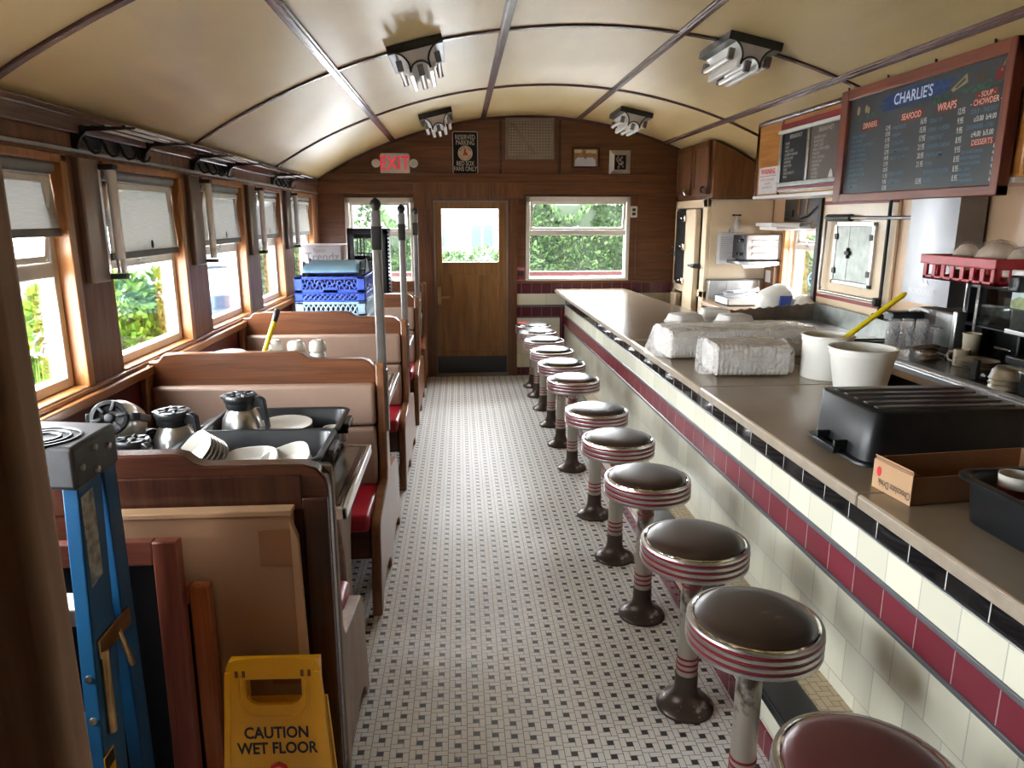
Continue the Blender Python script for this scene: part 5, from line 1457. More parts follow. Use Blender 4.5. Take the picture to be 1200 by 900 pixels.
t = thing('white_container', 'white container standing behind the juice dispenser lid', 'container', (2.82, 3.22, BZ_+.527))
mb = MB(); mb.lathe([(.06, 0), (.075, .16), (.078, .165), (.078, .18), (.07, .18), (.06, .02)], 24); mb.build('tub_wall', WHITE_PL, t)

# ------------------------------------------------------------------ things on the lunch counter
CZ = 0.961
def crumple(mb, amp, f, seed):
    r = random.Random(seed); ph = [r.uniform(0, 6) for _ in range(6)]
    for i, v in enumerate(mb.v):
        x, y, z = v
        d = amp*(math.sin(x*f+ph[0]+2*math.sin(z*f*.7+ph[3])) + math.sin(y*f*1.3+ph[1]+z*f*.6) + .7*math.sin((x-y)*f*1.9+ph[2]))
        mb.v[i] = (x+d*.5, y+d*.8, z+d*.6*(1 if z > .02 else .1))
def bag_film(parent, x0_, x1_, w, h, tail0, tail1, seed):
    rings = []
    n = 26
    prof = [(-tail0, .25, .18), (-tail0*.45, .7, .55), (0, .98, .98)] + [(x, 1.0, 1.0) for x in [(x1_-x0_)*k/10 for k in range(1, 10)]] + [(x1_-x0_, .98, .98), (x1_-x0_+tail1*.5, .7, .6), (x1_-x0_+tail1, .3, .22)]
    for dx, a, b in prof:
        ring = []
        for k in range(n):
            q = 2*PI*k/n; c, s = math.cos(q), math.sin(q)
            e = (abs(c)**4+abs(s)**4)**-.25
            ring.append((x0_+dx, c*e*w/2*a*1.03, max(0.002, h/2*b*(1.03) + s*e*h/2*b*1.04)))
        rings.append(ring)
    mb = MB(); mb.loft(rings, True, True); crumple(mb, .008, 24, seed)
    return mb.build('clear_plastic_bag', BAG, parent, smooth=25)
t = thing('bagged_foam_boxes', 'long sleeve of white foam boxes in a clear plastic bag across the counter', 'bag of boxes', (1.50, 3.90, CZ), (0, 0, .03))
mb = MB(); rings = []
nn = 44
for k in range(nn*3+1):
    x = -.38 + .80*k/(nn*3); w = .34 - (.006 if k % 3 == 1 else 0); h = .150 - (.004 if k % 3 == 1 else 0)
    rings.append([(x, px_, pz_+.004) for px_, pz_ in rrect(-w/2, w/2, 0, h, .035, 4)])
mb.loft(rings); fb = mb.build('nested_foam_boxes', FOAM, t, smooth=25)
bag_film(t, -.39, .43, .352, .160, .085, .07, 3)
t = thing('bagged_foam_boxes', 'shorter bag of white foam clamshells in front of the long sleeve', 'bag of boxes', (1.43, 3.40, CZ), (0, 0, -.05))
mb = MB(); rings = []
for k in range(16):
    x = -.22 + .0225*k
    for dx, s in ((0, .80 if k == 0 else .98), (.012, 1.0), (.016, 1.0)):
        rings.append([(x+dx, px_, pz_+.004) for px_, pz_ in rrect(-.13*s, .13*s, .075-.075*s, .075+.075*s, .03, 4)])
mb.loft(rings); mb.build('nested_foam_boxes', FOAM, t, smooth=25)
bag_film(t, -.24, .15, .285, .158, .03, .035, 8)
for i, (x, y, rz, n_, lab) in enumerate(((1.50, 4.72, .3, 1, 'single white foam clamshell box left behind the long sleeve'), (1.80, 4.98, -.2, 2, 'white foam clamshell box farthest back on the counter'), (1.82, 4.66, .15, 1, 'white foam clamshell box right behind the long sleeve'))):
    t = thing('foam_clamshell', lab, 'foam box', (x, y, CZ), (0, 0, rz), group='loose foam clamshells')
    mb = MB()
    def rr_(w, d, z): return [(px_, py_, z) for px_, py_ in rrect(-w/2, w/2, -d/2, d/2, .03, 4)]
    mb.loft([rr_(.17, .15, 0), rr_(.21, .19, .055), rr_(.222, .202, .058), rr_(.222, .202, .063)]); bt = mb.build('lower_shell', FOAM, t, smooth=30)
    mb = MB(); mb.loft([rr_(.222, .202, .064), rr_(.222, .202, .069), rr_(.208, .19, .073), rr_(.18, .16, .115), rr_(.165, .145, .118)]); mb.build('lid', FOAM, t, smooth=30)
def bucket(name, label, loc, r0_, r1_, h):
    t = thing(name, label, 'bucket', loc, group='white tubs on the counter')
    mb = MB(); mb.lathe([(r0_, 0), (r0_+.003, .004), (r1_-.004, h-.03), (r1_, h-.03), (r1_, h-.008), (r1_+.006, h-.006), (r1_+.006, h), (r1_-.006, h), (r1_-.010, h-.03), (r0_-.003, .008), (.001, .008)], 44); mb.build('tub_wall', WHITE_PL, t)
    return t
t = bucket('sauce_bucket', 'left white bucket with a yellow-handled spatula standing in it', (1.735, 3.265, CZ), .108, .115, .205)
mb = MB(); mb.lathe([(.102, .11), (.001, .112)], 30); mb.build('red_sauce', plain('dark_red_sauce', (0.16, 0.03, 0.015), 0.25), t)
bucket('food_tub', 'wide white tub right of the bucket with the yellow handle', (1.765, 3.01, CZ), .104, .138, .188)
t = thing('spatula', 'yellow-handled spatula leaning out of the left white bucket', 'spatula', (1.735, 3.25, CZ+.115))
mb = MB(); mb.tube([(0.02, 0, .03), (.12, 0, .108), (.34, 0, .277)], [.011, .0125, .0125], 12); mb.tube([(.335, 0, .273), (.35, 0, .284)], [.0125, .006], 12); mb.build('handle', YEL_H, t)
mb = MB(); mb.cbox((0, 0, .02), (.09, .05, .006), Matrix.Rotation(-.65, 3, 'Y')); mb.build('blade', DGREY, t, bevel=0.002)

def make_tub(label, loc, w, d, h, rot=(0, 0, 0), m=BLACK_R, ridges=True):
    """bus tub: rounded tapered wall, rolled rim, hand grips at both ends"""
    t = thing('bus_tub', label, 'tub', loc, rot, group='black bus tubs')
    def rg(W, D, z, r): return [(x, y, z) for x, y in rrect(-W/2, W/2, -D/2, D/2, r, 5)]
    k = .90
    rings = [rg(w*k, d*k, 0, .035), rg(w*k+.012, d*k+.012, .006, .04), rg(w-.02, d-.02, h-.022, .05), rg(w-.018, d-.018, h-.012, .05), rg(w+.022, d+.022, h-.010, .06), rg(w+.024, d+.024, h-.003, .06),
             rg(w+.016, d+.016, h, .058), rg(w-.014, d-.014, h, .048), rg(w-.026, d-.026, h-.008, .045), rg(w*k-.006, d*k-.006, .012, .035), rg(w*k-.03, d*k-.03, .006, .03)]
    mb = MB(); mb.loft(rings); mb.build('tub_shell', m, t, smooth=50)
    for s in (-1, 1) if ridges else ():
        mb = MB()
        x = s*(w/2+.012)
        mb.bx(min(x, x+s*.024), max(x, x+s*.024), -.065, .065, h-.028, h-.006)
        for y in (-.062, .05): mb.bx(min(x-s*.03, x+s*.02), max(x-s*.03, x+s*.02), y, y+.012, h-.05, h-.01)
        mb.build('hand_grip', m, t, bevel=0.004)
    mb = MB()
    for q in range(5 if ridges else 0):
        y = -d*k/2 + .05 + (d*k-.10)*q/4; mb.bx(-w*k/2+.03, w*k/2-.03, y-.012, y+.012, -.005, .002)
    if ridges: mb.build('bottom_ribs', plain('worn_tub_bottom', (0.045, 0.042, 0.04), 0.28) if 'worn_tub_bottom' not in MATS else MATS['worn_tub_bottom'], t, bevel=0.003)
    return t
make_tub('black bus tub turned upside down on the counter', (1.49, 2.175, CZ+.172), .56, .37, .17, (PI, 0, 0))
make_tub('black tub with a cup in it at the right picture edge', (1.515, 1.415, CZ), .56, .44, .125, (0, 0, .02), ridges=False)
t = thing('counter_cup', 'white cup standing in the black tub at the right edge', 'cup', (1.345, 1.565, CZ+.013))
mb = MB(); mb.lathe([(.032, 0), (.04, .10), (.042, .12), (.038, .12), (.03, .01)], 24); cu_ = mb.build('cup_wall', WHITE_D, t)
mb = MB(); mb.lathe([(.0402, .07), (.0418, .09)], 24, cap=False); mb.build('cup_print', CHALK_R, cu_)
t = thing('cardboard_tray', 'open cardboard tray with handwriting in front of the upturned tub', 'box', (1.40, 1.80, CZ), (0, 0, .10))
a, b, H = .235, .075, .088
mb = MB(); mb.bx(-a, a, -b, b, 0, .004)
for q in ((-a, -a+.004, -b, b, 0, H), (a-.004, a, -b, b, 0, H), (-a, a, -b, -b+.004, 0, H-.012), (-a, a, b-.004, b, 0, H)): mb.bx(*q)
mb.build('tray_walls', CARD, t)
mb = MB(); mb.bx(-a-.003, -a, -b-.002, b+.002, 0, H-.006); fl = mb.build('pale_end_flap', CARD_D, t)
mb = MB(); mb.cbox((-a+.008, 0, H), (.022, 2*b, .004), Matrix.Rotation(.5, 3, 'Y')); mb.build('folded_edge', CARD_D, t)
mb = MB(); mb.text('Chocolate Drink', .030, M3((0, 1, 0), (0, 0, -1), (-a-.0036, -.012, .024)), sx=.62); mb.build('handwriting', INK, fl)
mb = MB(); mb.prism([(.052+.009*math.cos(k*PI/8), .052+.014*math.sin(k*PI/8)) for k in range(16)], -a-.0042, -a-.003, 'yz'); mb.build('red_dot', BRIGHT_RED, fl)

# ------------------------------------------------------------------ things in the booths
TZ = 0.7515
make_tub('front black bus tub on the nearest table, full of oval dishes', (-.735, 2.475, TZ+.006), .51, .37, .170)
make_tub('rear black bus tub on the nearest table, with a carafe and plates', (-.745, 2.885, TZ+.006), .51, .36, .148)
def oval_dish(label, loc, rot, group):
    t = thing('oval_dish', label, 'dish', loc, rot, group=group)
    mb = MB(); mb.lathe([(.055, 0), (.06, .004), (.088, .034), (.092, .037), (.088, .038), (.056, .008), (.001, .006)], 36, sx=1.0, sy=.72, power=3); mb.build('dish_body', WHITE_D, t)
    return t
Rq = Matrix.Rotation(.3, 4, 'Z') @ Matrix.Rotation(math.radians(-46), 4, 'Y') @ Matrix.Rotation(math.radians(26), 4, 'X')
q = oval_dish('lowest oval dish of the tilted stack in the front tub', (-.875, 2.50, TZ+.085), (math.radians(26), math.radians(-46), .3), 'oval dishes in the front tub')
for k, n_ in enumerate(('second lowest', 'third', 'fourth', 'fifth', 'topmost')):
    d = Rq @ Vector((0, 0, .0165*(k+1)))
    dup(q, (-.875+d.x, 2.50+d.y, TZ+.085+d.z), '%s oval dish of the tilted stack in the front tub' % n_)
for j, (x, y, rx, ry, rz, where) in enumerate(((-.735, 2.47, 22, -3, .1, 'in the middle of the front tub'), (-.615, 2.475, 24, -18, .2, 'at the right end of the front tub'))):
    for k in range(6):
        dup(q, (x - .0002*k, y - .0035*k, TZ+.018+.0168*k), '%s oval dish of the pile %s' % (('lowest', 'second', 'third', 'fourth', 'fifth', 'topmost')[k], where), (math.radians(rx*k/5), math.radians(ry*k/5), rz))
for k in range(3):
    t = thing('round_plate', ['lowest round plate in the rear tub', 'middle round plate in the rear tub', 'topmost round plate in the rear tub, beside the carafe'][k], 'plate', (-.725, 2.90, TZ+.088+.012*k), (.05, 0, 0), group='plates in the rear tub')
    mb = MB(); mb.lathe([(.06, 0), (.075, .004), (.108, .018), (.110, .020), (.106, .021), (.07, .008), (.001, .006)], 36); mb.build('plate_body', WHITE_D, t)
t = thing('plate_rest', 'upturned white bowl under the round plates in the rear tub', 'bowl', (-.725, 2.90, TZ+.012))
mb = MB(); mb.lathe([(.075, 0), (.072, .02), (.055, .06), (.04, .075), (.001, .076)], 30); mb.build('bowl_body', WHITE_D, t)
t = thing('small_cup', 'small white cup at the right end of the rear tub', 'cup', (-.535, 2.90, TZ+.012))
mb = MB(); mb.lathe([(.028, 0), (.036, .08), (.038, .10), (.034, .10), (.026, .01)], 22); mb.build('cup_body', WHITE_D, t)
mb = MB(); mb.tube([(.034, 0, .08), (.056, 0, .075), (.056, 0, .04), (.032, 0, .03)], .005, 8); mb.build('handle', WHITE_D, t)

def make_carafe(label, loc, rot=(0, 0, 0), s=1.0):
    t = thing('coffee_carafe', label, 'carafe', loc, rot, group='steel coffee carafes')
    P = lambda pr: [(r*s, z*s) for r, z in pr]
    mb = MB(); mb.lathe(P([(.066, 0), (.070, .006), (.071, .05), (.070, .10), (.064, .135), (.052, .158), (.044, .168), (.043, .178)]), 36); mb.build('steel_body', STEEL, t)
    mb = MB(); mb.lathe(P([(.046, .170), (.050, .176), (.051, .194), (.056, .199), (.058, .214), (.054, .221), (.044, .222), (.038, .212), (.016, .210), (.001, .210)]), 36); ld = mb.build('black_collar', BLACK, t)
    mb = MB()
    for k in range(6):
        a = k*PI/3+.2; mb.cbox((.038*s*math.cos(a), .038*s*math.sin(a), .219*s), (.030*s, .009*s, .011*s), Matrix.Rotation(a, 3, 'Z'))
    mb.lathe(P([(.014, .212), (.014, .222), (.010, .224)]), 16)
    mb.build('lid_vanes', DGREY, ld, bevel=0.002)
    mb = MB(); mb.prism([(.044*s, .178*s), (.044*s, .214*s), (.070*s, .216*s), (.088*s, .205*s), (.100*s, .10*s), (.088*s, .098*s), (.075*s, .178*s)], -.012*s, .012*s, 'xz'); mb.build('handle', BLACK, t, bevel=0.004)
    mb = MB(); mb.prism([(-.044*s, .20*s), (-.044*s, .215*s), (-.068*s, .217*s), (-.060*s, .207*s)], -.018*s, .018*s, 'xz'); mb.build('pouring_lip', BLACK, ld, bevel=0.003)
    return t
make_carafe('upright steel carafe behind the two front ones, left of the bus tubs', (-1.085, 2.70, TZ), (0, 0, -.25), 1.12)
make_carafe('steel carafe with a black handle standing in the rear bus tub', (-.885, 2.87, TZ+.012), (0, 0, -.15), 1.14)
make_carafe('front steel carafe just left of the front bus tub', (-1.125, 2.44, TZ), (0, 0, -.5), .98)
make_carafe('foremost steel carafe with a light-coloured open lid, near the ladder top', (-1.225, 2.33, TZ), (0, 0, 2.2), .90)
make_carafe('steel carafe lying on its side with its round black lid towards the camera', (-1.305, 2.80, TZ+.172), (math.radians(70), 0, math.radians(12)), 1.12)
make_carafe('rearmost steel carafe lying beside the one with the round black lid', (-1.40, 2.93, TZ+.078), (math.radians(88), 0, math.radians(60)), .95)
make_carafe('carafe standing upright under the lying carafe', (-1.33, 2.53, TZ), (0, 0, 1.0), .86)

cupz = TZ
CUPL = ['lowest', 'second', 'third', 'fourth', 'topmost']
cup0 = None
for j, (x, y, rz, where) in enumerate(((-1.02, 3.98, 2.4, 'left'), (-.895, 3.95, .6, 'middle'), (-.785, 3.96, -.4, 'right'))):
    for k in range(5):
        loc = (x, y, TZ + .0605*k); lab = '%s upside-down white cup of the %s stack on the second table' % (CUPL[k], where)
        if cup0 is None:
            t = thing('coffee_cup', lab, 'cup', loc, (0, 0, rz), group='white cups stacked on the second table')
            mb = MB(); mb.lathe([(.047, 0), (.048, .003), (.046, .03), (.038, .05), (.028, .056), (.027, .060), (.022, .060), (.020, .056), (.001, .056)], 28); mb.build('cup_body', WHITE_D, t)
            mb = MB(); mb.tube([(.042, 0, .012), (.062, 0, .014), (.066, 0, .030), (.054, 0, .044), (.038, 0, .046)], .005, 8); mb.build('handle', WHITE_D, t)
            cup0 = t
        else: dup(cup0, loc, lab, (0, 0, rz + .5*k))
t = thing('plate_stack_box', 'white lidded tub by the window on the second table', 'container', (-1.30, 4.10, TZ))
mb = MB(); mb.lathe([(.055, 0), (.075, .19), (.078, .195), (.078, .203)], 28); mb.build('tub_body', WHITE_PL, t)
mb = MB(); mb.lathe([(.083, .200), (.084, .218), (.078, .222), (.001, .223)], 28); mb.build('lid', WHITE_P, t)
t = thing('floor_squeegee', 'yellow-handled squeegee with a black grip leaning in the second booth', 'squeegee', (-1.20, 3.66, .46))
d = Vector((.30, -.03, .805)); 
mb = MB(); mb.rod((0, 0, .03), tuple(d*.93), .0125, 12); mb.build('yellow_handle', YEL_H, t)
mb = MB(); mb.tube([tuple(d*.925), tuple(d*.99), tuple(d)], [.0145, .0145, .008], 12); mb.build('black_grip', BLACK, t)
mb = MB(); mb.bx(-.17, .17, -.014, .014, .002, .045); mb.build('squeegee_head', DGREY, t, bevel=0.005)

# dish racks on the third table
RACK_SHADE = plain('blue_rack_shade', (0.012, 0.016, 0.07), 0.6); RACK_SHADE2 = plain('green_rack_shade', (0.02, 0.035, 0.045), 0.6)  # dark colours that stand in for the shade inside the racks
def rack(label, z, m, h, style):
    t = thing('dish_rack', label, 'dish rack', (-.925, 5.48, z), group='plastic dish racks on the third table')
    w = .25
    mb = MB()
    mb.bx(-w+.01, w-.01, -w+.01, w-.01, 0, .008)
    for s in (-1, 1):
        for ax in (0, 1):
            def q(u0, u1, z0, z1, d=.012):
                lo, hi = sorted((s*w, s*(w-d)))
                if ax: mb.bx(u0, u1, lo, hi, z0, z1)
                else: mb.bx(lo, hi, u0, u1, z0, z1)
            q(-w, w, 0, h*.22); q(-w, w, h*.82, h); q(-w, -w+.06, 0, h); q(w-.06, w, 0, h)
            if style == 'round': q(-.05, .06, 0, h*.36)
    mb.build('rack_frame', m, t, bevel=0.004)
    for s in (-1, 1):
        for ax in (0, 1):
            mb = MB()
            def pt(u, z, d=0):
                return (u, s*(w-.006-d), z) if ax else (s*(w-.006-d), u, z)
            n = 11
            for k in range(n):
                u = -w+.06 + (2*w-.12)*(k+.5)/n; hw = (2*w-.12)/n/2
                z0, z1 = h*.22, h*.82
                if style == 'cross':
                    mb.rod(pt(u-hw, z0), pt(u+hw, z1), .0055, 6); mb.rod(pt(u+hw, z0), pt(u-hw, z1), .0055, 6)
                else:
                    zc = (z0+z1)/2 + (.008 if k % 2 else -.008)
                    mb.tube([pt(u+hw*.95*math.cos(a*PI/4), zc+hw*1.0*math.sin(a*PI/4)) for a in range(9)], .006, 6, cap=False)
                    mb.rod(pt(u, z0), pt(u, zc-hw), .004, 6); mb.rod(pt(u, zc+hw), pt(u, z1), .004, 6)
            mb.build('lattice_side', m, t)
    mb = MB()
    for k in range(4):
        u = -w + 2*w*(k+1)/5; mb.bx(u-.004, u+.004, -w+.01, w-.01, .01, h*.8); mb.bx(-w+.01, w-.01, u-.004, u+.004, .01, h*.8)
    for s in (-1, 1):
        mb.bx(min(s*(w-.022), s*(w-.018)), max(s*(w-.022), s*(w-.018)), -w+.03, w-.03, .01, h*.84); mb.bx(-w+.03, w-.03, min(s*(w-.022), s*(w-.018)), max(s*(w-.022), s*(w-.018)), .01, h*.84)  # added dark liners behind the lattice, painting the compartments as shaded
    mb.build('dividers_and_shade', RACK_SHADE if m is BLUE_PL else RACK_SHADE2, t)
    return t
rack('pale blue dish rack at the bottom of the rack stack', TZ, PALE_PL, .13, 'cross')
rack('pale blue dish rack second from the bottom', TZ+.131, PALE_PL, .13, 'cross')
rack('pale blue dish rack with crossed bars under the blue ones', TZ+.262, PALE_PL, .105, 'cross')
rack('blue dish rack with crossed bars, second from the top', TZ+.368, BLUE_PL, .062, 'cross')
rack('blue dish rack with round holes, topmost of the stack', TZ+.431, BLUE_PL, .115, 'round')
for k, (dx, dy, dz, lab) in enumerate(((0, 0, 0, 'lower pale blue curved lid lying in the top dish rack'), (.035, .05, .022, 'upper pale blue curved lid on the dish rack stack'))):
    t = thing('curved_lid', lab, 'lid', (-.93+dx, 5.44+dy, TZ+.52+dz), group='pale blue curved lids')
    mb = MB(); mb.grid(lambda u, v: (-.20+.40*u, -.11+.22*v, .02+.085*math.sin(PI*(.08+.84*v))**.8), 14, 12); mb.build('curved_sheet', PALE_B2, t, solid=0.006)
    for s in (-1, 1):
        mb = MB(); mb.prism([(-.115, .015), (-.08, .06), (-.05, .10), (-.045, .125), (-.03, .12), (0, .115), (.06, .09), (.105, .02)], s*.203-.004, s*.203+.004, 'yz'); mb.build('dark_end', DGREY, t, bevel=0.002)

t = thing('carton', 'white carton of food containers standing by the last left window', 'carton', (-1.265, 7.02, TZ))
w, d, H = .185, .26, .71
mb = MB(); mb.bx(-w, w, -d, d, 0, H); cb = mb.build('carton_box', plain('white_carton', (0.58, 0.56, 0.60), 0.6, 0, .03), t, bevel=0.003)
mb = MB(); mb.bx(w-.001, w+.0015, -d+.004, d-.004, .004, H-.004); sd = mb.build('tan_side', CARD, t)
mb = MB(); fm = lambda x, z: M3((1, 0, 0), (0, 0, 1), (x, -d-.0012, z))
mb.text('Sysco', .050, fm(-.005, H-.045)); mb.text('Trendz', .105, fm(.015, H-.105), sx=1.0)
mb.text('FOAM HINGED LID', .034, fm(-.055, H-.168), sx=.85); mb.text('CONTAINERS', .034, fm(-.075, H-.20), sx=.85); mb.text('150 COUNT', .024, fm(.13, H-.16), sx=.8)
mb.build('grey_print', GREY_INK, cb)
mb = MB()
for k in range(6): mb.bx(w+.001, w+.0022, -.02, .05, .18+k*.045, .205+k*.045)
mb.build('side_print', INK, sd)

t = thing('black_crate', 'black plastic crate with a red label standing on end before the far left window', 'crate', (-.85, 7.02, TZ))
w, d, H = .185, .15, .86
mb = MB()
for b in ((-w, w, -d, d, 0, .03), (-w, w, -d, d, H-.03, H), (-w, -w+.025, -d, d, 0, H), (w-.025, w, -d, d, 0, H)): mb.bx(*b)
mb.bx(-w, w, -d, -d+.012, 0, .50); mb.bx(-w, -w+.06, -d, -d+.012, .5, H); mb.bx(w-.07, w, -d, -d+.012, .5, H); mb.bx(-w, w, -d, -d+.012, H-.055, H); mb.bx(-w+.03, w-.05, -d, -d+.012, .50, .56)
mb.build('crate_shell', BLACK, t, bevel=0.004)
mb = MB()
for k in range(11):
    u = -w+.02 + (2*w-.04)*k/10; mb.bx(u-.006, u+.006, d-.012, d-.002, .0, .62 if k > 3 else H)
for k in range(20):
    z = .02+k*.043; mb.bx(-w+.02, w-.02, d-.010, d-.0, z-.006, z+.006) if z < .64 or z > .80 else None
mb.bx(-w+.02, w-.02, d-.008, d-.001, 0, .60); mb.bx(-w+.02, w-.02, d-.008, d-.001, .76, H); mb.bx(w-.10, w-.02, d-.008, d-.001, .6, .8)
mb.build('lattice_bottom', BLACK, t)
mb = MB()
for k in range(24): mb.bx(w-.002, w+.014, -d, -d+.02, .03+k*.034, .047+k*.034)
mb.build('side_teeth', BLACK, t, bevel=0.002)
mb = MB(); mb.prism([(-.01+.042*math.cos(a*PI/10), .395+.022*math.sin(a*PI/10)) for a in range(20)], -d-.003, -d, 'xz'); mb.build('red_oval_label', plain('label_red', (0.30, 0.03, 0.04), 0.5), t)

# ------------------------------------------------------------------ foreground left
t = thing('cardboard_sheet', 'big flattened cardboard box leaning on the nearest booth back', 'cardboard', (-.70, 1.79, 0))
mb = MB()
mb.v = []
for b in ((-.245, .245, -.012, .028, 0.0, .945),): mb.bx(*b)
mb.v = [(x, y+.030*(z/.945), z) for x, y, z in mb.v]
bx_ = mb.build('folded_sheet', CARD, t, bevel=0.004)
mb = MB(); mb.bx(-.248, .248, .014, .062, .938, .953); mb.build('pale_top_edge', CARD_D, bx_, bevel=0.003)
mb = MB(); mb.prism([(.245, .02), (.275, .03), (.262, .88), (.245, .93)], .004, .026, 'xz'); mb.build('side_flap', CARD_D, bx_)
for b in ((.16, .244, .80, .90), (.17, .244, .45, .52), (.17, .244, .30, .36)):
    mb = MB(); mb.bx(b[0], b[1], -.0145+.030*b[2]/.945, -.012+.03*b[2]/.945, b[2], b[3]); mb.build('tape', TAPE, bx_)
def framed(name, label, cat, x0_, x1_, y, h, fw, m_frame, m_x, m_panel, lean):
    t = thing(name, label, cat, ((x0_+x1_)/2, y, 0), (-lean, 0, 0)); w = (x1_-x0_)/2
    for nm_, b, mm in (('frame_stile', (-w, -w+fw, 0, h), m_frame), ('frame_stile', (w-fw, w, 0, h), m_frame), ('frame_rail', (-w+fw, w-fw, h-fw, h), m_x), ('frame_rail', (-w+fw, w-fw, 0, fw), m_x)):
        mb = MB(); mb.bx(b[0], b[1], -.018, .018, b[2], b[3]); mb.build(nm_, mm, t, bevel=0.004)
    mb = MB(); mb.bx(-w+fw-.005, w-fw+.005, -.004, .012, fw-.005, h-fw+.005); mb.build('panel', m_panel, t)
    return t
framed('orange_frame', 'narrow varnished orange wood frame between the red frame and the cardboard', 'frame', -1.02, -.665, 1.757, .77, .05, W_ORANGE, W_ORANGE, BOARD_BLK, .022)
framed('leaning_chalkboard', 'red-framed black chalkboard leaning behind the blue stepladder', 'chalkboard', -1.28, -.715, 1.703, .915, .062, W_RED, W_REDX, BOARD_BLK, .035)

t = thing('stepladder', 'blue fibreglass stepladder with a black top cap', 'stepladder', (-.95, 1.62, 0))
O = T(.95, -1.62, 0)
mb = MB(); mb.M = O
sk = (-.32, .06)
Npt, Rpt = Vector((-.800, 1.472)), Vector((-.802, 1.668))
q = [tuple(Npt), tuple(Rpt), (Rpt.x+sk[0], Rpt.y+sk[1]), (Npt.x+sk[0], Npt.y+sk[1])]
mb.prism(q, 1.145, 1.24, 'xy'); cp = mb.build('top_cap', DGREY, t, bevel=0.010, seg=3)
mb = MB(); mb.M = O
c = Vector(((q[0][0]+q[2][0])/2+.06, (q[0][1]+q[2][1])/2-.05))
for R_ in (.075, .055, .035): mb.ring(R_, .004, 1.2405, 36, 6, (c.x, c.y))
mb.build('cap_rings', BLACK, cp)
mb = MB(); mb.M = O
for y_, z_ in ((1.50, 1.19), (1.56, 1.215), (1.56, 1.165), (1.62, 1.20)): mb.M = O @ T(-.799, y_, z_) @ Matrix.Rotation(PI/2, 4, 'Y'); mb.lathe([(.008, -.002), (.007, .004), (.001, .006)], 12)
mb.build('rivets', STEEL_D, cp)
def rail_(off, yb0, yb1, yt0, yt1, x0_, x1_):
    mb = MB(); mb.M = O
    mb.add([(x0_+off[0], yb0+off[1], 0.01), (x1_+off[0], yb0+off[1], .01), (x1_+off[0], yb1+off[1], .01), (x0_+off[0], yb1+off[1], .01),
            (x0_+off[0], yt0+off[1], 1.16), (x1_+off[0], yt0+off[1], 1.16), (x1_+off[0], yt1+off[1], 1.16), (x0_+off[0], yt1+off[1], 1.16)],
           [(0, 1, 2, 3), (4, 5, 6, 7), (0, 1, 5, 4), (1, 2, 6, 5), (2, 3, 7, 6), (3, 0, 4, 7)])
    return mb
def chan(off, yb, yt, d):
    """channel rail: web facing the aisle with two flanges"""
    m1 = rail_(off, yb, yb+d, yt, yt+d, -.812, -.806)
    for f0 in (0, d-.006):
        m2 = rail_(off, yb+f0, yb+f0+.006, yt+f0, yt+f0+.006, -.838, -.806); n0 = len(m1.v); m1.v += m2.v; m1.f += [tuple(i+n0 for i in f) for f in m2.f]; m1.m += m2.m
    return m1
r1 = chan((0, 0), 1.40, 1.485, .10).build('front_rail', LADDER, t, bevel=0.002)
r2 = chan((0, 0), 1.60, 1.595, .06).build('rear_rail', LADDER, t, bevel=0.002)
chan((-.31, .0), 1.40, 1.485, .10).build('front_rail', LADDER, t, bevel=0.002)
chan((-.31, .0), 1.60, 1.595, .06).build('rear_rail', LADDER, t, bevel=0.002)
for z in (.28, .57, .86):
    y_ = 1.40 + .085*z/1.16
    mb = MB(); mb.M = O; mb.prism([(-.835, y_), (-.835, y_+.08), (-1.125, y_+.08), (-1.125, y_)], z-.02, z+.02, 'xy'); mb.build('step', ALU, t, bevel=0.003)
for z in (.62, .72, .30):
    y_ = 1.40 + .085*z/1.16
    mb = MB(); mb.M = O @ T(-.822, y_-.001, z) @ Matrix.Rotation(PI/2, 4, 'X'); mb.lathe([(.009, -.002), (.008, .004), (.001, .006)], 12); mb.build('rivet', STEEL, r1)
mb = MB(); mb.M = O
mb.bx(-.805, -.799, 1.47, 1.62, .755, .80); mb.rod((-.800, 1.485, .77), (-.800, 1.475, .57), .011, 8); mb.rod((-.800, 1.56, .77), (-.800, 1.60, .655), .007, 8)
mb.build('spreader_bracket', BRASS, t, bevel=0.002)
mb = MB(); mb.M = O; mb.prism([(1.485, .92), (1.535, .93), (1.54, 1.13), (1.49, 1.125)], -.8062, -.8045, 'yz'); mb.build('worn_label', plain('worn_label', (0.30, 0.30, 0.26), 0.7, 0, .6, 40), r1)
mb = MB(); mb.M = O; mb.prism([(1.43, .40), (1.475, .40), (1.48, .53), (1.435, .53)], -.8062, -.8045, 'yz'); lb = mb.build('yellow_label', YELLOW, r1)
mb = MB(); mb.M = O; mb.bx(-.8044, -.8040, 1.436, 1.477, .495, .527)
for k in range(5): mb.bx(-.8044, -.8040, 1.44, 1.468, .42+k*.013, .424+k*.013)
mb.build('label_print', INK, lb)

t = thing('wet_floor_sign', 'yellow caution wet floor sign standing in front of the cardboard', 'floor sign', (-.495, 1.66, 0), (-.045, 0, -.03))
H = .60
def wf_out(z): return .118 + .042*(1-z/H)
mb = MB()
n_ = 10
outer = [(-wf_out(0), 0), (wf_out(0), 0)] + [(wf_out(H)-0.0, H-.02), (wf_out(H)-.006, H-.004)] + [(wf_out(H)*(1-2*k/8), H+.008*(1-(1-2*k/8)**2)) for k in range(1, 8)] + [(-wf_out(H)+.006, H-.004), (-wf_out(H), H-.02)]
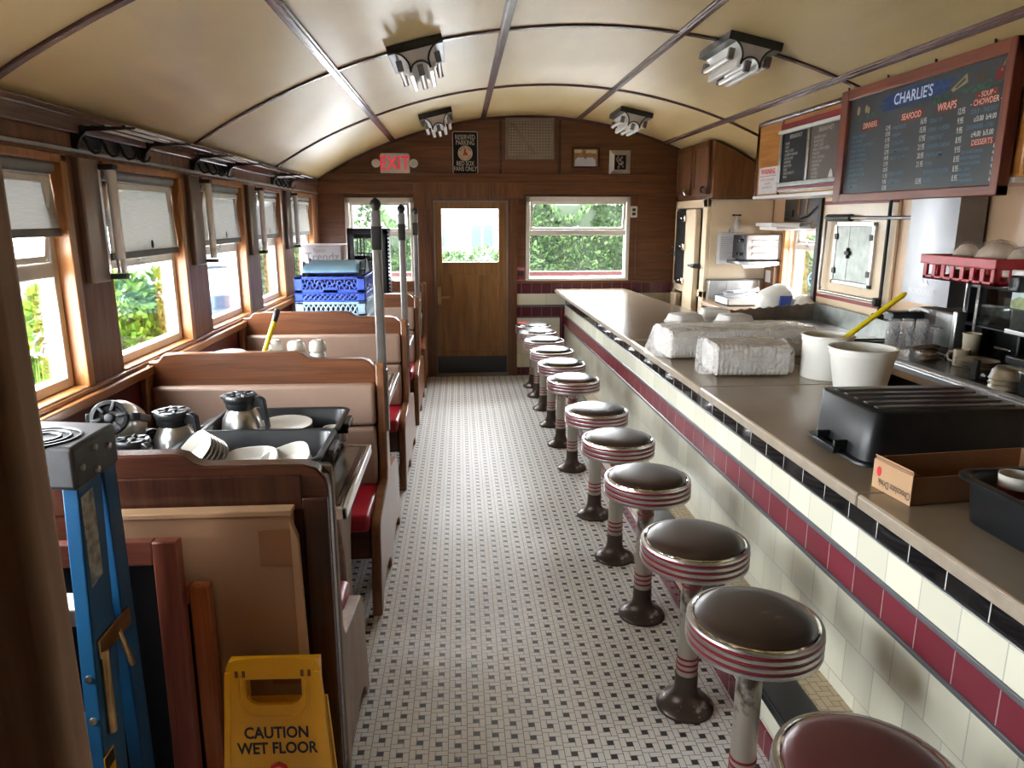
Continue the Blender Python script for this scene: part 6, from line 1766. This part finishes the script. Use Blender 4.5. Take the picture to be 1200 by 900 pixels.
# front sheet with a real hand hole: build as strips round the hole
hx, z0, z1 = .072, H-.125, H-.052
mb.prism([(-wf_out(0), 0), (wf_out(0), 0), (wf_out(z0), z0), (-wf_out(z0), z0)], -.012, .0, 'xz')
mb.prism([(-wf_out(z0), z0), (-hx, z0), (-hx, z1), (-wf_out(z1), z1)], -.012, 0, 'xz'); mb.prism([(hx, z0), (wf_out(z0), z0), (wf_out(z1), z1), (hx, z1)], -.012, 0, 'xz')
mb.prism([(-wf_out(z1), z1), (wf_out(z1), z1)] + outer[2:], -.012, 0, 'xz')
mb.prism([(hx, z0), (hx, z0+.025), (hx-.012, z0+.008), (hx-.028, z0)], -.012, 0, 'xz'); mb.prism([(-hx, z0), (-hx+.028, z0), (-hx+.012, z0+.008), (-hx, z0+.025)], -.012, 0, 'xz')
fs = mb.build('front_sheet', YELLOW, t)
mb = MB()
for s in (-1, 1): mb.add([(s*(wf_out(0)-.0), -.018, 0), (s*(wf_out(0)-.014), -.018, 0), (s*(wf_out(H-.03)-.014), -.018, H-.03), (s*wf_out(H-.03), -.018, H-.03),
                          (s*(wf_out(0)-.0), .0, 0), (s*(wf_out(0)-.014), .0, 0), (s*(wf_out(H-.03)-.014), .0, H-.03), (s*wf_out(H-.03), .0, H-.03)],
                         [(0, 1, 2, 3), (4, 5, 6, 7), (0, 1, 5, 4), (1, 2, 6, 5), (2, 3, 7, 6), (3, 0, 4, 7)])
arcq = [(hx+.012, z1+.004), (hx+.012, z0+.0), (hx-.002, z0-.022), (hx-.03, z0-.034), (-hx+.03, z0-.034), (-hx+.002, z0-.022), (-hx-.012, z0), (-hx-.012, z1+.004)]
mb.tube([(x, -.012, z) for x, z in arcq], .004, 6)
mb.build('raised_edges', YELLOW, fs)
mb = MB(); mb.text('CAUTION', .046, M3((1, 0, 0), (0, 0, 1), (0, -.0128, H-.205)), sx=.80, bold=.028); mb.text('WET FLOOR', .046, M3((1, 0, 0), (0, 0, 1), (0, -.0128, H-.250)), sx=.79, bold=.028); mb.build('black_letters', INK, fs)
mb = MB(); tri = [(-.075, H-.42), (.075, H-.42), (0, H-.305)]
mb.tube([(-.07, -.0125, H-.41), (-.014, -.0125, H-.302), (0, -.0125, H-.295), (.014, -.0125, H-.302), (.07, -.0125, H-.41), (-.07, -.0125, H-.41)], .007, 6); mb.build('red_triangle', BRIGHT_RED, fs)
mb = MB()
for x in (-.092, -.074, .074, .092): mb.bx(x-.004, x+.004, -.0130, -.011, H-.045, H-.027)
mb.build('hinge_slots', plain('slot_brown', (0.14, 0.06, 0.01), 0.6), fs)
mb = MB(); mb.prism([(-wf_out(0), 0), (wf_out(0), 0), (wf_out(z0), z0), (-wf_out(z0), z0)], .02, .03, 'xz')
for s in (-1, 1): mb.bx(min(s*hx, s*.115), max(s*hx, s*.115), .015, .027, z0, z1)
mb.bx(-.115, .115, .0, .027, z1, H-.008)
mb.build('rear_sheet', YELLOW, t)

# ------------------------------------------------------------------ outdoors, seen through the windows
GZ = -0.9
mb = MB(); mb.bx(-60, 60, -30, 80, GZ-.1, GZ)
g = mb.build('ground', plain('pale_asphalt', (0.55, 0.55, 0.55), 0.9, 0, 0.1, 0.4))  # even light grey lot surface, faintly mottled
struct(g, 'pale parking lot outside the windows', 'ground')
def leaf_mat(name, a, b):
    m, nt, bs = base_mat(name, 0.7, 0, 0.1)
    oi = objco(nt, (1, 1, 1)); f = noise(nt, oi, 5.0, 3)
    nt.links.new(ramp(nt, f, [(0.35, a), (0.65, b)]), bs.inputs['Base Color'])
    return m
LEAF = leaf_mat('bright_leaf', (0.022, 0.060, 0.003), (0.075, 0.145, 0.011))
LEAF2 = leaf_mat('hedge_leaf', (0.012, 0.027, 0.009), (0.045, 0.072, 0.028))
GRASS = leaf_mat('pale_grass', (0.03, 0.055, 0.006), (0.11, 0.125, 0.04))
def leaves(mb, n, fn, size, seed, flat=0.5):
    r = random.Random(seed)
    for _ in range(n):
        p, out = fn(r)
        out = Vector(out)
        d = (out + Vector((r.uniform(-1, 1), r.uniform(-1, 1), r.uniform(-.6, 1)))*flat).normalized()
        s = d.cross(Vector((r.uniform(-1, 1), r.uniform(-1, 1), r.uniform(-1, 1)))).normalized()
        k = size*r.uniform(.6, 1.3); p = Vector(p)
        mb.add([p, p+d*k*.5+s*k*.28, p+d*k, p+d*k*.5-s*k*.28], [(0, 1, 2, 3)])
def blob(cs):
    def fn(r):
        c, R = r.choice(cs)
        a, z = r.uniform(0, 2*PI), r.uniform(-.5, 1)
        q = math.sqrt(max(0, 1-z*z)); o = Vector((q*math.cos(a), q*math.sin(a), z))
        return Vector(c) + Vector((o.x*R[0], o.y*R[1], o.z*R[2]))*r.uniform(.75, 1.0), o
    return fn
t = thing('shrub', 'bright green conifer shrub outside the second left window', 'shrub', (-3.0, 6.35, GZ))
rr = random.Random(5)
cs = []
for k in range(34):
    h = rr.uniform(.35, 1.95); w = 1.0*(1 - (h/2.6)**2) + .10
    a = rr.uniform(0, 2*PI); cs.append(((w*.75*math.cos(a), w*.75*math.sin(a), h), (.17, .17, .24)))
cs += [((0, 0, .55), (.85, .85, .5)), ((0, 0, .8), (.75, .75, .75)), ((0, 0, 1.1), (.6, .6, .7)), ((.3, .5, .7), (.5, .5, .6)), ((0, 0, .9), (.65, .65, .6)), ((0, 0, 1.45), (.42, .42, .45))]
mb = MB(); leaves(mb, 16000, blob(cs), .085, 1); mb.build('foliage', LEAF, t, smooth=0)
mb = MB(); mb.lathe([(.2, 0), (.62, .35), (.60, .8), (.42, 1.3), (.16, 1.75), (.02, 1.9)], 18); mb.build('inner_core', plain('shrub_core', (0.010, 0.030, 0.002), 0.9), t)
mb = MB(); mb.tube([(0, 0, -.02), (.02, 0, .6), (0, .02, 1.5)], [.05, .04, .02], 8); mb.build('stem', W_DARKZ, t)
t = thing('shrub', 'low round bush by the pickup outside the nearest left window', 'shrub', (-4.1, 7.3, GZ))
mb = MB(); leaves(mb, 1300, blob([((0, 0, .45), (.40, .40, .45)), ((.15, .1, .75), (.22, .22, .25)), ((-.2, 0, .6), (.2, .2, .3))]), .08, 2); mb.build('foliage', LEAF, t, smooth=0)
mb = MB(); mb.rod((0, 0, -.01), (0, 0, .5), .03, 6); mb.build('stem', W_DARKZ, t)
def grass(mb, n, cx, cy, R, h, seed):
    r = random.Random(seed)
    for _ in range(n):
        a, q = r.uniform(0, 2*PI), R*math.sqrt(r.random())*.6
        b = Vector((cx+q*math.cos(a), cy+q*math.sin(a), 0)); hh = h*r.uniform(.6, 1.05)
        e = Vector((math.cos(a), math.sin(a), 0))*hh*r.uniform(.04, .18); s = Vector((-math.sin(a), math.cos(a), 0))*.008
        mb.add([b-s, b+s, b+e*.4+Vector((0, 0, hh*.7))+s, b+e*.4+Vector((0, 0, hh*.7))-s, b+e+Vector((0, 0, hh))], [(0, 1, 2, 3), (3, 2, 4)])
for i, (x, y, h, lab) in enumerate(((-2.45, 4.18, 1.78, 'pale ornamental grass outside the nearest left window'), (-2.3, 5.12, 1.50, 'pale grass tuft left of the green shrub'))):
    t = thing('ornamental_grass', lab, 'grass', (x, y, GZ))
    mb = MB(); grass(mb, 420, 0, 0, .36, h, 20+i); mb.build('blades', GRASS, t, smooth=0)
t = thing('garden_post', 'short yellow post in front of the green shrub', 'post', (-2.0, 5.30, GZ))
mb = MB(); mb.lathe([(.045, 0), (.045, 1.18), (.03, 1.22)], 14); mb.build('post', plain('amber_post_paint', (0.35, 0.17, 0.03), 0.6), t)

CARGLASS = plain('car_glass', (0.006, 0.008, 0.010), 0.08)
TYRE = plain('tyre_rubber', (0.02, 0.02, 0.02), 0.8)
def car(label, loc, rot, paint, kind='suv'):
    t = thing('parked_car', label, 'car', loc, (0, 0, rot), group='cars parked outside')
    L, W = 4.5, 1.8
    if kind == 'suv':
        low = [(-2.2, .35), (-2.25, .75), (-2.15, 1.0), (-1.0, 1.08), (1.95, 1.08), (2.2, .95), (2.25, .4)]
        cab = [(-1.10, 1.06), (-.45, 1.62), (1.6, 1.66), (2.05, 1.06)]
    elif kind == 'pickup':
        low = [(-2.6, .45), (-2.65, .9), (-2.5, 1.12), (-1.2, 1.2), (2.6, 1.2), (2.65, .5)]
        cab = [(-1.25, 1.18), (-.65, 1.80), (.7, 1.84), (1.0, 1.18)]
    else:
        low = [(-2.2, .30), (-2.25, .62), (-2.1, .80), (-.9, .92), (1.7, .95), (2.15, .85), (2.2, .35)]
        cab = [(-1.0, .90), (-.3, 1.38), (.95, 1.40), (1.75, .92)]
    mb = MB(); mb.prism(low, -W/2, W/2, 'xz'); bd_ = mb.build('car_body', paint, t, bevel=0.09, seg=4)
    mb = MB()
    rings = []
    for s, inset in ((-1, 0), (1, 0)): pass
    a = [(x, z) for x, z in cab]
    n = len(a)
    vs = [(x, -W/2+.06+(.16 if z > a[0][1]+.1 else 0), z) for x, z in a] + [(x, W/2-.06-(.16 if z > a[0][1]+.1 else 0), z) for x, z in a]
    mb.add(vs, [tuple(range(n)), tuple(range(2*n-1, n-1, -1))] + [(i, i+n, (i+1) % n+n, (i+1) % n) for i in range(n)])
    cb = mb.build('cabin', CARGLASS, t, bevel=0.04)
    mb = MB(); (x1, z1), (x2, z2) = a[1], a[2]
    mb.bx(x1+.02, x2, -W/2+.23, W/2-.23, z1-.02, z2+.03)
    for s in (-1, 1):
        y1_, y2_ = s*(W/2-.07), s*(W/2-.23)
        mb.rod((a[0][0], y1_, a[0][1]), (x1, y2_, z1), .035, 6); mb.rod((a[3][0], y1_, a[3][1]), (x2, y2_, z2), .04, 6); mb.rod(((x1+x2)/2, y1_, a[0][1]), ((x1+x2)/2, y2_, z1), .035, 6)
    mb.build('roof', paint, t, bevel=0.03)
    for x in (low[0][0]+.85, low[-1][0]-.8):
        for s in (-1, 1):
            mb = MB(); mb.M = T(x, s*(W/2-.1), .34) @ Matrix.Rotation(PI/2, 4, 'X'); mb.lathe([(.25, -.12), (.34, -.10), (.34, .10), (.25, .12)], 22); wl = mb.build('wheel', TYRE, t)
            mb = MB(); mb.M = T(x, s*(W/2-.1), .34) @ Matrix.Rotation(PI/2, 4, 'X'); mb.lathe([(.22, -.125), (.22, .125)], 16); mb.build('hub_cap', STEEL_D, wl)
    for s in (-1, 1):
        mb = MB(); x = low[1][0]; mb.bx(x-.03, x+.25, s*.62-.2, s*.62+.2, low[1][1]-.02, low[1][1]+.16); mb.build('headlight', GLASS_B, t, bevel=0.03)
        mb = MB(); mb.bx(a[0][0]+.25, a[0][0]+.42, s*(W/2+.02)-.02*s-.09, s*(W/2+.02)-.02*s+.09, a[0][1]+.02, a[0][1]+.18); mb.build('wing_mirror', paint, t, bevel=0.03)
    mb = MB(); x = low[0][0]; mb.bx(x-.04, x+.15, -.45, .45, .5, .72); mb.build('grille', BLACK, t, bevel=0.02)
    mb = MB(); mb.rod((a[0][0]+.05, -.1, a[0][1]+.06), (a[0][0]+.33, .45, a[0][1]+.32), .015, 6); mb.build('wiper', BLACK, t)
    return t
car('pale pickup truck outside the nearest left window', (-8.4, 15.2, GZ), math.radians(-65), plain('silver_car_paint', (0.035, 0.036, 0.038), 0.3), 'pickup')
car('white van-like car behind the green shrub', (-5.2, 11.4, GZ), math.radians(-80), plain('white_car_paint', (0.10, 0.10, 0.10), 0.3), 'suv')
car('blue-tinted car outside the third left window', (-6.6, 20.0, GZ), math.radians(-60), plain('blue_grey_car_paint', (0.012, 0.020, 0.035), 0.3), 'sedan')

def hedge(label, x0_, x1_, y_, d, z1_, n, seed):
    t = thing('hedge', label, 'hedge', ((x0_+x1_)/2, y_, GZ), group='hedges beyond the far wall')
    w = (x1_-x0_)/2; H = z1_-GZ
    def fn(r):
        x = r.uniform(-w, w); top_ = H*(.80 + .13*math.sin(x*1.3+seed) + .07*math.sin(x*3.7))
        if r.random() < .75: z = r.uniform(.1, top_); yy_ = -d/2*math.sqrt(max(0.02, 1-(z/top_)**4)) + .12*math.sin(x*5+z*4); o = (0, -1, .3)
        else: z = top_ + r.uniform(-.08, .05); yy_ = r.uniform(-d/2, d/2); o = (0, -.2, 1)
        return (x, yy_, z), o
    mb = MB(); leaves(mb, n, fn, .12, seed, 1.0); mb.build('foliage', LEAF2, t, smooth=0)
    mb = MB(); mb.bx(-w*.97, w*.97, -d*.3, d*.4, 0, H*.68); mb.build('inner_core', plain('hedge_shade', (0.008, 0.016, 0.005), 0.9) if 'hedge_shade' not in MATS else MATS['hedge_shade'], t)  # dark core box paints the shade deep between the leaves
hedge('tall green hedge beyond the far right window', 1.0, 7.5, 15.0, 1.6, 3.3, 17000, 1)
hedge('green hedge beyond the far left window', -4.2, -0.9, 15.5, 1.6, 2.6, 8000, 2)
hedge('green hedge outside the small right window', 4.0, 5.0, 8.2, 1.2, 2.4, 1, 3) if False else None
t = thing('tree', 'leafy green tree outside the small right window', 'tree', (5.2, 10.2, GZ))
mb = MB(); leaves(mb, 3800, blob([((0, 0, 1.9), (1.2, 1.6, 1.4)), ((.3, 1.2, 1.6), (1.0, 1.2, 1.2)), ((-.2, -1.0, 1.4), (.9, 1.2, 1.1))]), .17, 9, .9); mb.build('foliage', LEAF2, t, smooth=0)
mb = MB(); mb.tube([(0, 0, -.02), (0, 0, 1.0), (.1, .1, 2.2)], [.14, .12, .06], 8); mb.build('trunk', W_DARKZ, t)
def rail(label, pts, axis):
    t = thing('porch_railing', label, 'railing', pts[0], group='red porch railings')
    p0, p1 = Vector(pts[0]), Vector(pts[1]); d = p1-p0; L = d.length; d.normalize()
    RP = MATS.get('red_railing_paint') or plain('red_railing_paint', (0.06, 0.018, 0.019), 0.5)
    def bar(nm, z0_, z1_, a, b, w):
        mb = MB(); n_ = Vector((-d.y, d.x, 0))*w; q0, q1 = d*a, d*b
        mb.add([tuple(q0-n_+Vector((0, 0, z0_))), tuple(q0+n_+Vector((0, 0, z0_))), tuple(q1+n_+Vector((0, 0, z0_))), tuple(q1-n_+Vector((0, 0, z0_))),
                tuple(q0-n_+Vector((0, 0, z1_))), tuple(q0+n_+Vector((0, 0, z1_))), tuple(q1+n_+Vector((0, 0, z1_))), tuple(q1-n_+Vector((0, 0, z1_)))],
               [(0, 1, 2, 3), (4, 5, 6, 7), (0, 1, 5, 4), (1, 2, 6, 5), (2, 3, 7, 6), (3, 0, 4, 7)])
        mb.build(nm, RP, t)
    bar('top_rail', 1.88, 1.96, 0, L, .05); bar('bottom_rail', 1.1, 1.16, 0, L, .03)
    for k in range(int(L/1.2)+1): bar('railing_post', 0, 1.90, k*1.2, k*1.2+.08, .04)
    return t
rail('red wooden railing outside the far right window', ((0.62, 9.0, GZ), (3.2, 9.0, GZ)), 'x')
rail('red wooden railing outside the far left window', ((-1.75, 9.0, GZ), (-0.55, 9.0, GZ)), 'x')
rail('red wooden railing outside the small right window', ((3.75, 5.6, GZ+.55), (3.75, 8.6, GZ+.55)), 'y')
t = thing('house', 'pale white house far behind the door window', 'building', (-0.5, 42, GZ))
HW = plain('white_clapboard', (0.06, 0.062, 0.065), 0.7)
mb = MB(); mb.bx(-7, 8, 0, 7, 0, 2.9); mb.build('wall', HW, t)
mb = MB(); mb.prism([(-.5, 2.8), (3.5, 5.2), (7.5, 2.8)], -7.4, 8.4, 'yz'); mb.build('roof', plain('grey_shingles', (0.03, 0.036, 0.038), 0.8), t)
for x in (-5, -1.5, 1.2, 5):
    mb = MB(); mb.bx(x, x+1.2, -.06, .02, 1.0, 2.2); w_ = mb.build('window', plain('window_blue', (0.012, 0.026, 0.032), 0.2) if 'window_blue' not in MATS else MATS['window_blue'], t)
    mb = MB(); mb.bx(x+.57, x+.63, -.08, .0, 1.0, 2.2); mb.build('mullion', WHITE_P, w_)
t = thing('shrub', 'low rounded bushes far away behind the door window', 'shrub', (0.2, 34, GZ))
mb = MB(); leaves(mb, 1500, blob([((x, 0, .5), (.8, .6, .6+.2*math.sin(x))) for x in (-4, -2.8, -1.5, -.3, 1, 2.2, 3.4)]), .28, 12, 1); mb.build('foliage', LEAF2, t, smooth=0)
t = thing('tree', 'distant trees above the pale house', 'tree', (2, 56, GZ))
mb = MB(); leaves(mb, 2600, blob([((x, 0, 4+1.2*math.sin(x)), (3.5, 2, 3)) for x in (-14, -8, -3, 3, 9, 15)]), .8, 13, 1); mb.build('foliage', LEAF2, t, smooth=0)
mb = MB(); mb.rod((0, 0, -.02), (0, 0, 4), .3, 8); mb.build('trunk', W_DARKZ, t)
